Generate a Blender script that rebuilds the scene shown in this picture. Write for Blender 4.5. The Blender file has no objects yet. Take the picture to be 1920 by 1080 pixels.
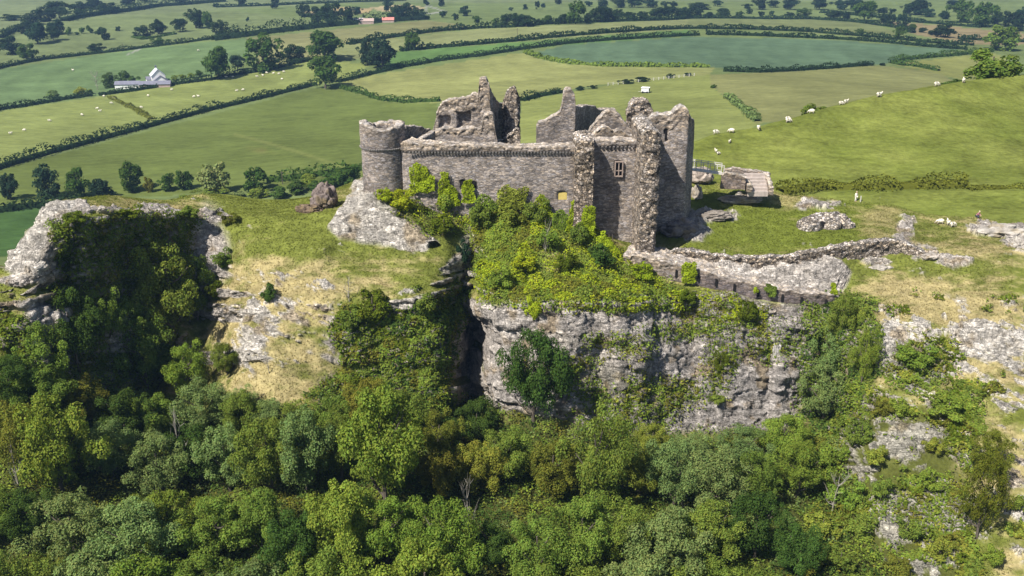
import bpy, bmesh, math, random
import numpy as np
from mathutils import Vector, Matrix
from mathutils.bvhtree import BVHTree

# ------------------------------------------------------------------ camera, world, sun
SC = bpy.context.scene
COL = SC.collection
F, CX, CY, CAMZ = 1700.0, 960.0, 540.0, 100.0
TH = math.atan(650.0 / 1700.0)
CT, ST = math.cos(TH), math.sin(TH)
cam_d = bpy.data.cameras.new('camera')
cam = bpy.data.objects.new('camera', cam_d)
COL.objects.link(cam)
cam.location = (0, 0, CAMZ)
cam.rotation_euler = (math.pi / 2 - TH, 0, 0)
cam_d.sensor_width = 36.0
cam_d.lens = 36.0 * F / 1920.0
cam_d.clip_start = 0.5
cam_d.clip_end = 20000
SC.camera = cam

SUN = Vector((-0.46, -0.46, 0.76)).normalized()
world = bpy.data.worlds.new('World')
SC.world = world
world.use_nodes = True
wn = world.node_tree
bg = wn.nodes['Background']
sky = wn.nodes.new('ShaderNodeTexSky')
sky.sky_type = 'NISHITA'
sky.sun_disc = False
sky.sun_elevation = math.asin(SUN.z)
sky.sun_rotation = math.atan2(SUN.x, SUN.y)
wn.links.new(sky.outputs[0], bg.inputs[0])
bg.inputs[1].default_value = 0.062
sd = bpy.data.lights.new('sun', 'SUN')
sd.energy = 4.6
sd.angle = math.radians(0.5)
sd.color = (1.0, 0.95, 0.86)
so = bpy.data.objects.new('sun', sd)
COL.objects.link(so)
so.location = (-100, -80, 250)
so.rotation_euler = SUN.to_track_quat('Z', 'Y').to_euler()
vs = SC.view_settings
vs.view_transform = 'Standard'
vs.look = 'None'
vs.exposure = 0.98
vs.gamma = 1.0

# ------------------------------------------------------------------ projection helpers
def ksl(py):
    v = (CY - np.asarray(py, float)) / F
    return (v * CT - ST) / (CT + v * ST)

def unp(px, py, Y):
    px = np.asarray(px, float); py = np.asarray(py, float); Y = np.asarray(Y, float)
    v = (CY - py) / F
    s = Y / (CT + v * ST)
    return np.stack(np.broadcast_arrays(s * (px - CX) / F, Y, CAMZ + s * (v * CT - ST)), -1)

def proj(P):
    P = np.asarray(P, float)
    x, y, z = P[..., 0], P[..., 1], P[..., 2] - CAMZ
    f = y * CT - z * ST
    u = y * ST + z * CT
    return CX + F * x / f, CY - F * u / f, f

def C(r, g, b, k=1.9):
    c = np.array([r, g, b], float) / 255.0
    lin = np.where(c <= 0.04045, c / 12.92, ((c + 0.055) / 1.055) ** 2.4)
    return lin / k

# ------------------------------------------------------------------ noise
def _h(ix, iy, iz, seed):
    h = (ix.astype(np.int64) * 374761393 + iy.astype(np.int64) * 668265263 + iz.astype(np.int64) * 1274126177 + seed * 974634777) & 0xFFFFFFFF
    h = ((h ^ (h >> 13)) * 1103515245) & 0xFFFFFFFF
    h = ((h ^ (h >> 16)) * 2246822519) & 0xFFFFFFFF
    h = h ^ (h >> 15)
    return (h & 0xFFFFFF) / float(0xFFFFFF)

def vnoise(P, sc=1.0, seed=0):
    P = np.asarray(P, float) / sc
    I = np.floor(P)
    f = P - I
    f = f * f * (3 - 2 * f)
    I = I.astype(np.int64)
    x, y, z = I[..., 0], I[..., 1], I[..., 2]
    r = 0
    for dx in (0, 1):
        wx = f[..., 0] if dx else 1 - f[..., 0]
        for dy in (0, 1):
            wy = f[..., 1] if dy else 1 - f[..., 1]
            for dz in (0, 1):
                wz = f[..., 2] if dz else 1 - f[..., 2]
                r = r + wx * wy * wz * _h(x + dx, y + dy, z + dz, seed)
    return r * 2 - 1

def fbm(P, sc=1.0, octv=4, seed=0, gain=0.5, ridged=False):
    a, tot, r = 1.0, 0.0, 0
    for o in range(octv):
        n = vnoise(P, sc / 2 ** o, seed + o * 17)
        if ridged:
            n = 1 - 2 * np.abs(n)
        r = r + a * n
        tot += a
        a *= gain
    return r / tot

def worley(P, sc=1.0, seed=0):
    P = np.asarray(P, float) / sc
    I = np.floor(P).astype(np.int64)
    f1 = np.full(P.shape[:-1], 9.0); f2 = np.full(P.shape[:-1], 9.0); cid = np.zeros(P.shape[:-1])
    for dx in (-1, 0, 1):
        for dy in (-1, 0, 1):
            for dz in (-1, 0, 1):
                x, y, z = I[..., 0] + dx, I[..., 1] + dy, I[..., 2] + dz
                r = _h(x, y, z, seed + 3)
                d = np.sqrt((x + _h(x, y, z, seed) - P[..., 0]) ** 2 + (y + _h(x, y, z, seed + 1) - P[..., 1]) ** 2 + (z + _h(x, y, z, seed + 2) - P[..., 2]) ** 2)
                near = d < f1
                f2 = np.where(near, f1, np.minimum(f2, d))
                cid = np.where(near, r, cid)
                f1 = np.where(near, d, f1)
    return f1, f2, cid

def sstep(a, b, x):
    t = np.clip((x - a) / (b - a), 0, 1)
    return t * t * (3 - 2 * t)

def inpoly(x, y, poly):
    inside = np.zeros(x.shape, bool)
    n = len(poly)
    for i in range(n):
        x1, y1 = poly[i]; x2, y2 = poly[(i + 1) % n]
        if y1 == y2:
            continue
        c = ((y1 > y) != (y2 > y)) & (x < (x2 - x1) * (y - y1) / (y2 - y1) + x1)
        inside ^= c
    return inside

def polydist(x, y, poly):
    d = np.full(x.shape, 1e9)
    n = len(poly)
    for i in range(n):
        x1, y1 = poly[i]; x2, y2 = poly[(i + 1) % n]
        vx, vy = x2 - x1, y2 - y1
        t = np.clip(((x - x1) * vx + (y - y1) * vy) / (vx * vx + vy * vy + 1e-9), 0, 1)
        d = np.minimum(d, np.hypot(x - x1 - t * vx, y - y1 - t * vy))
    return d

def softpoly(x, y, poly, soft=12.0):
    s = np.where(inpoly(x, y, poly), 1.0, -1.0) * polydist(x, y, poly)
    return sstep(-soft, soft, s)

def blob(x, y, cx, cy, rx, ry, soft=0.5):
    d = np.hypot((x - cx) / rx, (y - cy) / ry)
    return 1 - sstep(1 - soft, 1 + soft, d)

# ------------------------------------------------------------------ mesh helpers
def mesh_np(name, V, Fq, mat=None, col=None, smooth=False):
    V = np.ascontiguousarray(V, np.float32).reshape(-1, 3)
    Fq = np.ascontiguousarray(Fq, np.int32)
    n, k = Fq.shape
    me = bpy.data.meshes.new(name)
    me.vertices.add(len(V)); me.vertices.foreach_set('co', V.ravel())
    me.loops.add(n * k); me.loops.foreach_set('vertex_index', Fq.ravel())
    me.polygons.add(n)
    me.polygons.foreach_set('loop_start', np.arange(0, n * k, k, dtype=np.int32))
    me.polygons.foreach_set('loop_total', np.full(n, k, np.int32))
    if smooth:
        me.polygons.foreach_set('use_smooth', np.ones(n, bool))
    me.update(calc_edges=True)
    if col is not None:
        a = me.color_attributes.new('Col', 'FLOAT_COLOR', 'POINT')
        c = np.ones((len(V), 4), np.float32); c[:, :3] = np.asarray(col).reshape(-1, 3)
        a.data.foreach_set('color', c.ravel())
    if mat:
        me.materials.append(mat)
    return me

def obj(name, me, parent=None, loc=None):
    o = bpy.data.objects.new(name, me)
    COL.objects.link(o)
    if parent is not None:
        o.parent = parent
    if loc is not None:
        o.location = loc
    return o

def tag(o, label=None, cat=None, group=None, kind=None):
    if label: o['label'] = label
    if cat: o['category'] = cat
    if group: o['group'] = group
    if kind: o['kind'] = kind
    return o

def empty(name, loc=(0, 0, 0), label=None, cat=None, group=None, rz=0):
    o = bpy.data.objects.new(name, None)
    COL.objects.link(o)
    o.location = loc
    o.rotation_euler = (0, 0, rz)
    o.empty_display_size = 0.3
    return tag(o, label, cat, group)

def grid_faces(n, m, closed=False):
    i = np.arange(n if closed else n - 1)[:, None]; j = np.arange(m - 1)[None, :]
    i2 = (i + 1) % n
    return np.stack([i * m + j, i2 * m + j, i2 * m + j + 1, i * m + j + 1], -1).reshape(-1, 4)

class MB:
    """collects boxes, prisms and tubes into one mesh"""
    def __init__(s): s.bm = bmesh.new()
    def box(s, c, d, rz=0, rx=0):
        m = Matrix.Translation(c) @ Matrix.Rotation(rz, 4, 'Z') @ Matrix.Rotation(rx, 4, 'X') @ Matrix.Diagonal((*d, 1))
        bmesh.ops.create_cube(s.bm, size=1, matrix=m); return s
    def bar(s, a, b, r, seg=6):
        a, b = Vector(a), Vector(b); d = b - a
        m = Matrix.Translation((a + b) / 2) @ d.to_track_quat('Z', 'Y').to_matrix().to_4x4()
        bmesh.ops.create_cone(s.bm, segments=seg, radius1=r, radius2=r, depth=d.length, cap_ends=True, matrix=m); return s
    def prism(s, prof, axis_len, M):
        n = len(prof)
        a = [s.bm.verts.new(M @ Vector((x, -axis_len / 2, z))) for x, z in prof]
        b = [s.bm.verts.new(M @ Vector((x, axis_len / 2, z))) for x, z in prof]
        s.bm.faces.new(a); s.bm.faces.new(b[::-1])
        for i in range(n):
            s.bm.faces.new((a[i], b[i], b[(i + 1) % n], a[(i + 1) % n])[::-1])
        return s
    def face(s, pts):
        s.bm.faces.new([s.bm.verts.new(p) for p in pts]); return s
    def build(s, name, mat, parent=None, loc=None):
        bmesh.ops.recalc_face_normals(s.bm, faces=s.bm.faces)
        me = bpy.data.meshes.new(name); s.bm.to_mesh(me); s.bm.free()
        me.materials.append(mat)
        return obj(name, me, parent, loc)

# ------------------------------------------------------------------ materials
def newmat(name):
    m = bpy.data.materials.new(name); m.use_nodes = True
    nt = m.node_tree; nt.nodes.clear()
    out = nt.nodes.new('ShaderNodeOutputMaterial')
    return m, nt, out

def ND(nt, t, **kw):
    n = nt.nodes.new(t)
    for k, v in kw.items(): setattr(n, k, v)
    return n

def plain(name, c, rough=0.8, nscale=3.0, nvar=0.25, metal=0.0):
    m, nt, out = newmat(name)
    p = ND(nt, 'ShaderNodeBsdfPrincipled'); L = nt.links.new
    g = ND(nt, 'ShaderNodeTexCoord'); n = ND(nt, 'ShaderNodeTexNoise')
    n.inputs['Scale'].default_value = nscale; n.inputs['Detail'].default_value = 5
    L(g.outputs['Object'], n.inputs['Vector'])
    r = ND(nt, 'ShaderNodeMapRange'); r.inputs[1].default_value = 0.3; r.inputs[2].default_value = 0.7
    r.inputs[3].default_value = 1 - nvar; r.inputs[4].default_value = 1 + nvar
    L(n.outputs[0], r.inputs[0])
    mx = ND(nt, 'ShaderNodeMix', data_type='RGBA', blend_type='MULTIPLY'); mx.inputs[0].default_value = 1
    mx.inputs[6].default_value = (*c, 1); L(r.outputs[0], mx.inputs[7])
    L(mx.outputs[2], p.inputs['Base Color'])
    p.inputs['Roughness'].default_value = rough; p.inputs['Metallic'].default_value = metal
    p.inputs['Specular IOR Level'].default_value = 0.2
    L(p.outputs[0], out.inputs[0])
    return m

def ground_mat(name, s1=2.5, s2=0.6, var=0.35, bump=0.3, stretch=(1, 1, 1)):
    m, nt, out = newmat(name); L = nt.links.new
    p = ND(nt, 'ShaderNodeBsdfDiffuse')
    a = ND(nt, 'ShaderNodeAttribute', attribute_name='Col')
    g = ND(nt, 'ShaderNodeTexCoord'); mp = ND(nt, 'ShaderNodeMapping'); mp.inputs['Scale'].default_value = stretch
    L(g.outputs['Object'], mp.inputs[0])
    n1 = ND(nt, 'ShaderNodeTexNoise'); n1.inputs['Scale'].default_value = 1 / s1; n1.inputs['Detail'].default_value = 6; n1.inputs['Roughness'].default_value = .65
    n2 = ND(nt, 'ShaderNodeTexNoise'); n2.inputs['Scale'].default_value = 1 / s2; n2.inputs['Detail'].default_value = 4; n2.inputs['Roughness'].default_value = .7
    L(mp.outputs[0], n1.inputs['Vector']); L(mp.outputs[0], n2.inputs['Vector'])
    ad = ND(nt, 'ShaderNodeMath', operation='ADD'); L(n1.outputs[0], ad.inputs[0]); L(n2.outputs[0], ad.inputs[1])
    r = ND(nt, 'ShaderNodeMapRange'); r.inputs[1].default_value = 0.7; r.inputs[2].default_value = 1.3
    r.inputs[3].default_value = 1 - var; r.inputs[4].default_value = 1 + var
    L(ad.outputs[0], r.inputs[0])
    mx = ND(nt, 'ShaderNodeMix', data_type='RGBA', blend_type='MULTIPLY'); mx.inputs[0].default_value = 1
    L(a.outputs[0], mx.inputs[6]); L(r.outputs[0], mx.inputs[7])
    L(mx.outputs[2], p.inputs['Color'])
    b = ND(nt, 'ShaderNodeBump'); b.inputs['Strength'].default_value = bump; b.inputs['Distance'].default_value = 0.5
    L(ad.outputs[0], b.inputs['Height']); L(b.outputs[0], p.inputs['Normal'])
    L(p.outputs[0], out.inputs[0])
    return m

def stone_mat(name, sx, sz, lo=0.6, hi=1.35, bump=0.5, dist=0.15, tint=0.25):
    """stones as stretched voronoi cells, each cell with its own tone"""
    m, nt, out = newmat(name); L = nt.links.new
    p = ND(nt, 'ShaderNodeBsdfPrincipled'); p.inputs['Roughness'].default_value = .92; p.inputs['Specular IOR Level'].default_value = .1
    a = ND(nt, 'ShaderNodeAttribute', attribute_name='Col')
    g = ND(nt, 'ShaderNodeTexCoord'); mp = ND(nt, 'ShaderNodeMapping'); mp.inputs['Scale'].default_value = (1 / sx, 1 / sx, 1 / sz)
    L(g.outputs['Object'], mp.inputs[0])
    nw = ND(nt, 'ShaderNodeTexNoise'); nw.inputs['Scale'].default_value = 1.5; L(g.outputs['Object'], nw.inputs['Vector'])
    vm = ND(nt, 'ShaderNodeVectorMath', operation='MULTIPLY_ADD'); vm.inputs[1].default_value = (.5, .5, .5)
    L(nw.outputs[1], vm.inputs[0]); L(mp.outputs[0], vm.inputs[2])
    v = ND(nt, 'ShaderNodeTexVoronoi'); v.inputs['Scale'].default_value = 1; L(vm.outputs[0], v.inputs['Vector'])
    ve = ND(nt, 'ShaderNodeTexVoronoi', feature='DISTANCE_TO_EDGE'); ve.inputs['Scale'].default_value = 1; L(vm.outputs[0], ve.inputs['Vector'])
    sep = ND(nt, 'ShaderNodeSeparateColor'); L(v.outputs['Color'], sep.inputs[0])
    r = ND(nt, 'ShaderNodeMapRange'); r.inputs[3].default_value = lo; r.inputs[4].default_value = hi; L(sep.outputs[0], r.inputs[0])
    n = ND(nt, 'ShaderNodeTexNoise'); n.inputs['Scale'].default_value = .35; n.inputs['Detail'].default_value = 6; L(g.outputs['Object'], n.inputs['Vector'])
    r2 = ND(nt, 'ShaderNodeMapRange'); r2.inputs[1].default_value = .35; r2.inputs[2].default_value = .65; r2.inputs[3].default_value = .8; r2.inputs[4].default_value = 1.2; L(n.outputs[0], r2.inputs[0])
    re = ND(nt, 'ShaderNodeMapRange'); re.inputs[1].default_value = 0; re.inputs[2].default_value = .12; re.inputs[3].default_value = .55; re.inputs[4].default_value = 1; L(ve.outputs[0], re.inputs[0])
    m1 = ND(nt, 'ShaderNodeMath', operation='MULTIPLY'); L(r.outputs[0], m1.inputs[0]); L(r2.outputs[0], m1.inputs[1])
    m2 = ND(nt, 'ShaderNodeMath', operation='MULTIPLY'); L(m1.outputs[0], m2.inputs[0]); L(re.outputs[0], m2.inputs[1])
    tn = ND(nt, 'ShaderNodeMix', data_type='RGBA'); tn.inputs[6].default_value = (1.08, 1.0, .9, 1); tn.inputs[7].default_value = (.95, .97, 1.05, 1); L(sep.outputs[1], tn.inputs[0])
    mx = ND(nt, 'ShaderNodeMix', data_type='RGBA', blend_type='MULTIPLY'); mx.inputs[0].default_value = 1
    L(a.outputs[0], mx.inputs[6]); L(m2.outputs[0], mx.inputs[7])
    my = ND(nt, 'ShaderNodeMix', data_type='RGBA', blend_type='MULTIPLY'); my.inputs[0].default_value = tint * 4
    L(mx.outputs[2], my.inputs[6]); L(tn.outputs[2], my.inputs[7])
    L(my.outputs[2], p.inputs['Base Color'])
    ha = ND(nt, 'ShaderNodeMath', operation='ADD'); L(re.outputs[0], ha.inputs[0]); L(sep.outputs[2], ha.inputs[1])
    b = ND(nt, 'ShaderNodeBump'); b.inputs['Strength'].default_value = bump; b.inputs['Distance'].default_value = dist
    L(ha.outputs[0], b.inputs['Height']); L(b.outputs[0], p.inputs['Normal'])
    L(p.outputs[0], out.inputs[0])
    return m

def rock_mat(name):
    """bedded limestone: sheared, stretched noise with thin dark joints at two scales"""
    m, nt, out = newmat(name); L = nt.links.new
    p = ND(nt, 'ShaderNodeBsdfDiffuse'); a = ND(nt, 'ShaderNodeAttribute', attribute_name='Col'); g = ND(nt, 'ShaderNodeTexCoord')
    def noise(scale, rot, sc, det=6, ro=.65, dis=.6):
        mp = ND(nt, 'ShaderNodeMapping'); mp.inputs['Rotation'].default_value = rot; mp.inputs['Scale'].default_value = sc
        L(g.outputs['Object'], mp.inputs[0])
        n = ND(nt, 'ShaderNodeTexNoise'); n.inputs['Scale'].default_value = scale; n.inputs['Detail'].default_value = det; n.inputs['Roughness'].default_value = ro; n.inputs['Distortion'].default_value = dis
        L(mp.outputs[0], n.inputs['Vector']); return n.outputs[0]
    def joint(n, w, lo):
        s1 = ND(nt, 'ShaderNodeMath', operation='SUBTRACT'); s1.inputs[1].default_value = .5; L(n, s1.inputs[0])
        s2 = ND(nt, 'ShaderNodeMath', operation='ABSOLUTE'); L(s1.outputs[0], s2.inputs[0])
        r = ND(nt, 'ShaderNodeMapRange'); r.inputs[1].default_value = 0; r.inputs[2].default_value = w; r.inputs[3].default_value = lo; r.inputs[4].default_value = 1; L(s2.outputs[0], r.inputs[0]); return r.outputs[0]
    def mul(x, y, op='MULTIPLY'):
        q = ND(nt, 'ShaderNodeMath', operation=op); L(x, q.inputs[0]); L(y, q.inputs[1]); return q.outputs[0]
    bed = noise(.75, (0, .3, 0), (.45, 1, 1.9), 7, .7)
    vert = noise(.7, (0, -.12, 0), (1.7, 1.2, .4), 6, .65)
    fine = noise(2.6, (0, .3, 0), (.8, 1, 1.4), 5, .75)
    j = mul(mul(joint(bed, .016, .4), joint(vert, .014, .45)), joint(fine, .02, .75))
    def rng_(n, lo, hi):
        r = ND(nt, 'ShaderNodeMapRange'); r.inputs[1].default_value = .3; r.inputs[2].default_value = .7; r.inputs[3].default_value = lo; r.inputs[4].default_value = hi; L(n, r.inputs[0]); return r.outputs[0]
    t = mul(mul(j, rng_(bed, .9, 1.5)), rng_(fine, .7, 1.6))
    mx = ND(nt, 'ShaderNodeMix', data_type='RGBA', blend_type='MULTIPLY'); mx.inputs[0].default_value = 1
    L(a.outputs[0], mx.inputs[6]); L(t, mx.inputs[7]); L(mx.outputs[2], p.inputs['Color'])
    h = mul(mul(bed, fine, 'ADD'), mul(j, vert, 'ADD'), 'ADD')
    b = ND(nt, 'ShaderNodeBump'); b.inputs['Strength'].default_value = .85; b.inputs['Distance'].default_value = .4
    L(h, b.inputs['Height']); L(b.outputs[0], p.inputs['Normal']); L(p.outputs[0], out.inputs[0])
    return m

def leaf_mat(name, trans=0.3):
    m, nt, out = newmat(name); L = nt.links.new
    a = ND(nt, 'ShaderNodeAttribute', attribute_name='Col'); oi = ND(nt, 'ShaderNodeObjectInfo')
    mx = ND(nt, 'ShaderNodeMix', data_type='RGBA', blend_type='MULTIPLY'); mx.inputs[0].default_value = 1
    L(a.outputs[0], mx.inputs[6]); L(oi.outputs['Color'], mx.inputs[7])
    d = ND(nt, 'ShaderNodeBsdfDiffuse'); t = ND(nt, 'ShaderNodeBsdfTranslucent')
    tc = ND(nt, 'ShaderNodeMix', data_type='RGBA', blend_type='MULTIPLY'); tc.inputs[0].default_value = 1; tc.inputs[7].default_value = (1.25, 1.2, .5, 1)
    L(mx.outputs[2], tc.inputs[6])
    L(mx.outputs[2], d.inputs[0]); L(tc.outputs[2], t.inputs[0])
    s = ND(nt, 'ShaderNodeMixShader'); s.inputs[0].default_value = trans
    L(d.outputs[0], s.inputs[1]); L(t.outputs[0], s.inputs[2])
    L(s.outputs[0], out.inputs[0])
    return m

M_GROUND = ground_mat('crag ground', 1.6, 0.35, 0.38, 0.5)
M_FIELD = ground_mat('pasture', 22.0, 2.5, 0.3, 0.15, (.6, 1.3, 1))
M_HILL = ground_mat('grass hill', 5.0, 0.7, 0.45, 0.6, (.6, 1.4, 1))
M_ROCK = rock_mat('bedded limestone')
M_LEAF = leaf_mat('leaves', .36)
M_WALL = stone_mat('coursed masonry', .5, .2, .58, 1.42, .6, .12)
M_RUBBLE = stone_mat('rubble masonry', .42, .3, .3, 1.65, 1.0, .3)
M_BARK = plain('bark', (.09, .075, .06), .9, 4, .4)
M_DEAD = plain('bare grey wood', (.22, .2, .17), .9, 4, .3)
M_SHEEP = plain('fleece', (.62, .57, .47), .95, 6, .2)
M_SHEEPF = plain('sheep face', (.3, .25, .2), .9, 6, .2)
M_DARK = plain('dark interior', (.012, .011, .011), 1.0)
M_WOOD = plain('weathered timber', (.46, .44, .4), .85, 2, .2)
M_STEP = plain('step stone', (.36, .31, .28), .9, 2, .2)
M_SLATE = plain('slate roof', (.15, .15, .19), .7, 1, .15)
M_WHITE = plain('white render', (.7, .7, .67), .9, 1, .06)
M_BRICK = plain('pink stone wall', (.36, .27, .24), .9, 2, .2)
M_RUST = plain('red roof sheets', (.42, .17, .14), .8, 1, .2)
M_YELLOW = plain('ochre board', (.48, .38, .12), .85, 3, .15)
M_FRAME = plain('brown stone dressing', (.28, .22, .19), .9, 3, .2)
M_GLASS = plain('window glass', (.03, .035, .04), .15, 1, .05)
M_METAL = plain('pale sheet metal', (.6, .6, .6), .5, 2, .1)

# ------------------------------------------------------------------ the crag: profile table (px column -> seven (py, Y) knots)
CR = {
 -400: [(470,112),(500,106),(540,102),(590,98),(700,94),(850,86),(1080,73)],
 -120: [(490,106),(505,102),(530,99),(570,96),(690,93),(850,86),(1080,73)],
 0: [(512,101),(525,99),(540,97.5),(565,95.5),(690,92),(850,86),(1080,73)],
 18: [(493,102),(505,99.5),(535,98),(565,96),(690,92.5),(850,86),(1080,73)],
 55: [(432,105),(470,101),(510,98.5),(560,96.5),(690,93),(850,87),(1080,73)],
 90: [(383,109),(395,104),(460,100.5),(550,98),(700,94.5),(850,88),(1080,74)],
 125: [(376,113),(398,105),(408,103.5),(550,101.5),(710,98),(850,89),(1080,74)],
 200: [(368,121),(398,108.2),(408,107),(550,105.2),(720,102.5),(850,91),(1080,74)],
 300: [(378,127),(400,117.5),(408,117),(550,114.5),(720,109.5),(850,93),(1080,74)],
 380: [(364,131),(402,123.5),(410,123),(550,119.5),(700,111),(850,93),(1080,74)],
 425: [(366,132),(402,124),(420,122.5),(560,115.5),(700,106),(850,92),(1080,74)],
 470: [(374,132),(402,123),(460,117),(560,110),(690,102.5),(850,91),(1080,74)],
 520: [(376,132),(405,122),(470,115),(560,108.3),(690,101),(850,91),(1080,74)],
 600: [(368,132),(400,123),(470,114),(560,107.5),(710,101.5),(850,91),(1080,74)],
 640: [(352,140),(400,121),(455,117.5),(560,107),(735,102),(850,92),(1080,74)],
 700: [(326,150),(362,122.5),(452,118),(560,107),(740,102.5),(850,92),(1080,74)],
 770: [(322,152),(375,122.5),(455,117.5),(560,107),(745,103),(850,92.5),(1080,74)],
 825: [(320,152),(400,122.5),(480,115.5),(545,109),(750,103.5),(850,93),(1080,74)],
 840: [(320,152),(402,122.6),(475,116.5),(544,110.5),(750,106),(850,94),(1080,74)],
 858: [(320,152),(405,122.5),(468,119),(536,115.5),(748,110.5),(850,96),(1080,74)],
 882: [(320,152),(405,122.8),(465,121.5),(528,121),(740,118.5),(850,97),(1080,74)],
 908: [(320,152),(405,122.8),(469,119.5),(548,115.5),(752,110.5),(855,96),(1080,74)],
 930: [(320,152),(405,122.8),(470,117.2),(560,109),(772,104),(860,94.5),(1080,74)],
 950: [(320,152),(405,122.8),(470,117),(562,107.6),(775,102.6),(860,94.5),(1080,74)],
 1000: [(320,152),(410,122.8),(480,115.5),(565,106.5),(790,101.5),(880,94),(1080,74.5)],
 1100: [(320,152),(430,122.5),(490,115),(570,106.5),(795,101.5),(890,94),(1080,75)],
 1170: [(322,152),(472,122),(500,116.5),(570,107.5),(800,102.5),(900,94),(1080,75)],
 1230: [(328,151),(484,121),(520,116.8),(565,111.5),(800,104),(900,94.5),(1080,75.5)],
 1300: [(340,150),(469,121.6),(540,115.2),(566,113.7),(800,106),(900,95),(1080,76)],
 1400: [(352,148.5),(481,120.9),(568,114.3),(586,113.5),(800,107),(900,95),(1080,76)],
 1470: [(365,147),(477,121),(580,114.0),(600,113),(800,107.5),(900,95.5),(1080,76.5)],
 1520: [(369,147),(471,121.6),(588,114.0),(606,113.1),(780,110.5),(900,97),(1080,77)],
 1560: [(371,147),(463,122.4),(584,114.4),(604,113.5),(780,110),(900,97),(1080,77)],
 1600: [(373,147),(458,123.8),(494,121.5),(600,110.8),(790,102.5),(900,95),(1080,78)],
 1650: [(376,147),(451,124.8),(492,122.3),(600,109.8),(790,99),(900,92),(1080,78.5)],
 1740: [(386,146),(472,124),(496,121.4),(600,109.8),(790,97.5),(900,91),(1080,79)],
 1820: [(404,142),(470,122),(560,112),(640,105.5),(790,97),(900,90.5),(1080,79)],
 1920: [(424,138),(480,122),(560,112),(640,105),(790,96.5),(900,90),(1080,79)],
 2150: [(440,136),(490,121),(560,112),(640,105),(790,96),(900,90),(1080,79)],
 2500: [(460,134),(500,119),(560,111),(640,104),(790,95),(900,89),(1080,78)],
}
def smooth1(A, sig, axis):
    r = int(3 * sig + 1); k = np.exp(-0.5 * (np.arange(-r, r + 1) / sig) ** 2); k /= k.sum()
    A = np.moveaxis(A, axis, 0)
    Pd = np.concatenate([np.repeat(A[:1], r, 0), A, np.repeat(A[-1:], r, 0)], 0)
    out = sum(k[i] * Pd[i:i + len(A)] for i in range(2 * r + 1))
    return np.moveaxis(out, 0, axis)

def build_crag():
    keys = sorted(CR)
    cols = np.concatenate([np.arange(-400, -40, 20), np.arange(-40, 1960, 2.8), np.arange(1960, 2500, 20)])
    T = np.array([CR[k] for k in keys], float)                     # (K,7,2)
    K = np.stack([np.stack([np.interp(cols, keys, T[:, r, c]) for c in (0, 1)], -1) for r in range(7)], 1)   # (n,7,2)
    K = smooth1(K, 3.0, 0)
    nseg = [34, 56, 62, 92, 56, 54]
    rows = []
    for r in range(6):
        t = np.linspace(0, 1, nseg[r], endpoint=False)[None, :, None]
        rows.append(K[:, r:r + 1] * (1 - t) + K[:, r + 1:r + 2] * t)
    rows.append(K[:, 6:7])
    G = np.concatenate(rows, 1)                                     # (n,m,2) py,Y
    G[:, 2:-2] = smooth1(G, 2.2, 1)[:, 2:-2]
    m_ = G.shape[1]
    rr = np.stack([np.arange(m_) / 26.0, np.zeros(m_), np.zeros(m_)], -1)
    sh = 15 * vnoise(rr, 1, 3) + 9 * vnoise(rr * 3.1, 1, 4)
    sh *= sstep(0.25, .45, np.arange(m_) / m_)
    for j in range(m_):
        for c in (0, 1): G[:, j, c] = np.interp(cols + sh[j], cols, G[:, j, c])
    Q = np.stack([np.broadcast_to(cols[:, None] / 40, G.shape[:2]), np.broadcast_to(np.arange(m_)[None, :] / 30.0, G.shape[:2]), np.zeros(G.shape[:2])], -1)
    wgt = np.exp(-((np.arange(m_) - 165) / 60.0) ** 2)[None, :]
    brow = (sstep(930, 980, cols) * (1 - sstep(1180, 1250, cols)))[:, None]
    G[..., 0] += wgt * (14 * fbm(Q, 1.6, 3, 6)) * (.25 + .75 * brow + .75 * (sstep(80, 130, cols) * (1 - sstep(380, 430, cols)))[:, None])
    bluff = (sstep(80, 130, cols) * (1 - sstep(430, 500, cols)))[:, None]
    G[..., 1] += wgt * (fbm(Q, 1.0, 4, 7) * 1.3 * (.5 + 1.3 * bluff))
    Qc = np.stack([cols / 46.0, 0 * cols, 0 * cols], -1)
    fold = 1.5 * vnoise(Qc, 1, 12) + .9 * vnoise(Qc * 2.3, 1, 13)
    wf = np.exp(-((np.arange(m_) - 196) / 46.0) ** 2)[None, :]
    G[..., 1] += wf * (fold * sstep(930, 990, cols) * (1 - sstep(1470, 1520, cols)))[:, None]
    P = unp(np.broadcast_to(cols[:, None], G.shape[:2]), G[..., 0], G[..., 1])
    # apron below the frame and the back of the ridge
    low = []
    for f in np.linspace(0.06, 1, 16):
        py = 1080 + f * 520; Y = G[:, -1, 1] * (1 - 0.22 * f)
        low.append(unp(cols, py + 0 * cols, Y))
    low.append(low[-1] * np.array([1, .75, .7])); low.append(low[-1] * np.array([1, .3, .9]))
    back = []
    A = P[:, 0]
    w = sstep(1250, 1340, cols)
    for dy, dz in ((2, .4), (5, 1.6), (10, 4.5), (20, 12), (40, 26), (70, 42)):
        b = A + np.stack([0 * cols, dy + 0 * cols, -dz * (1 - w * .75)], -1); back.append(b)
    nb, nl = len(back), len(low)
    P = np.concatenate([np.stack(back[::-1], 1), P, np.stack(low, 1)], 1)
    return cols, P, nb, nl

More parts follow.
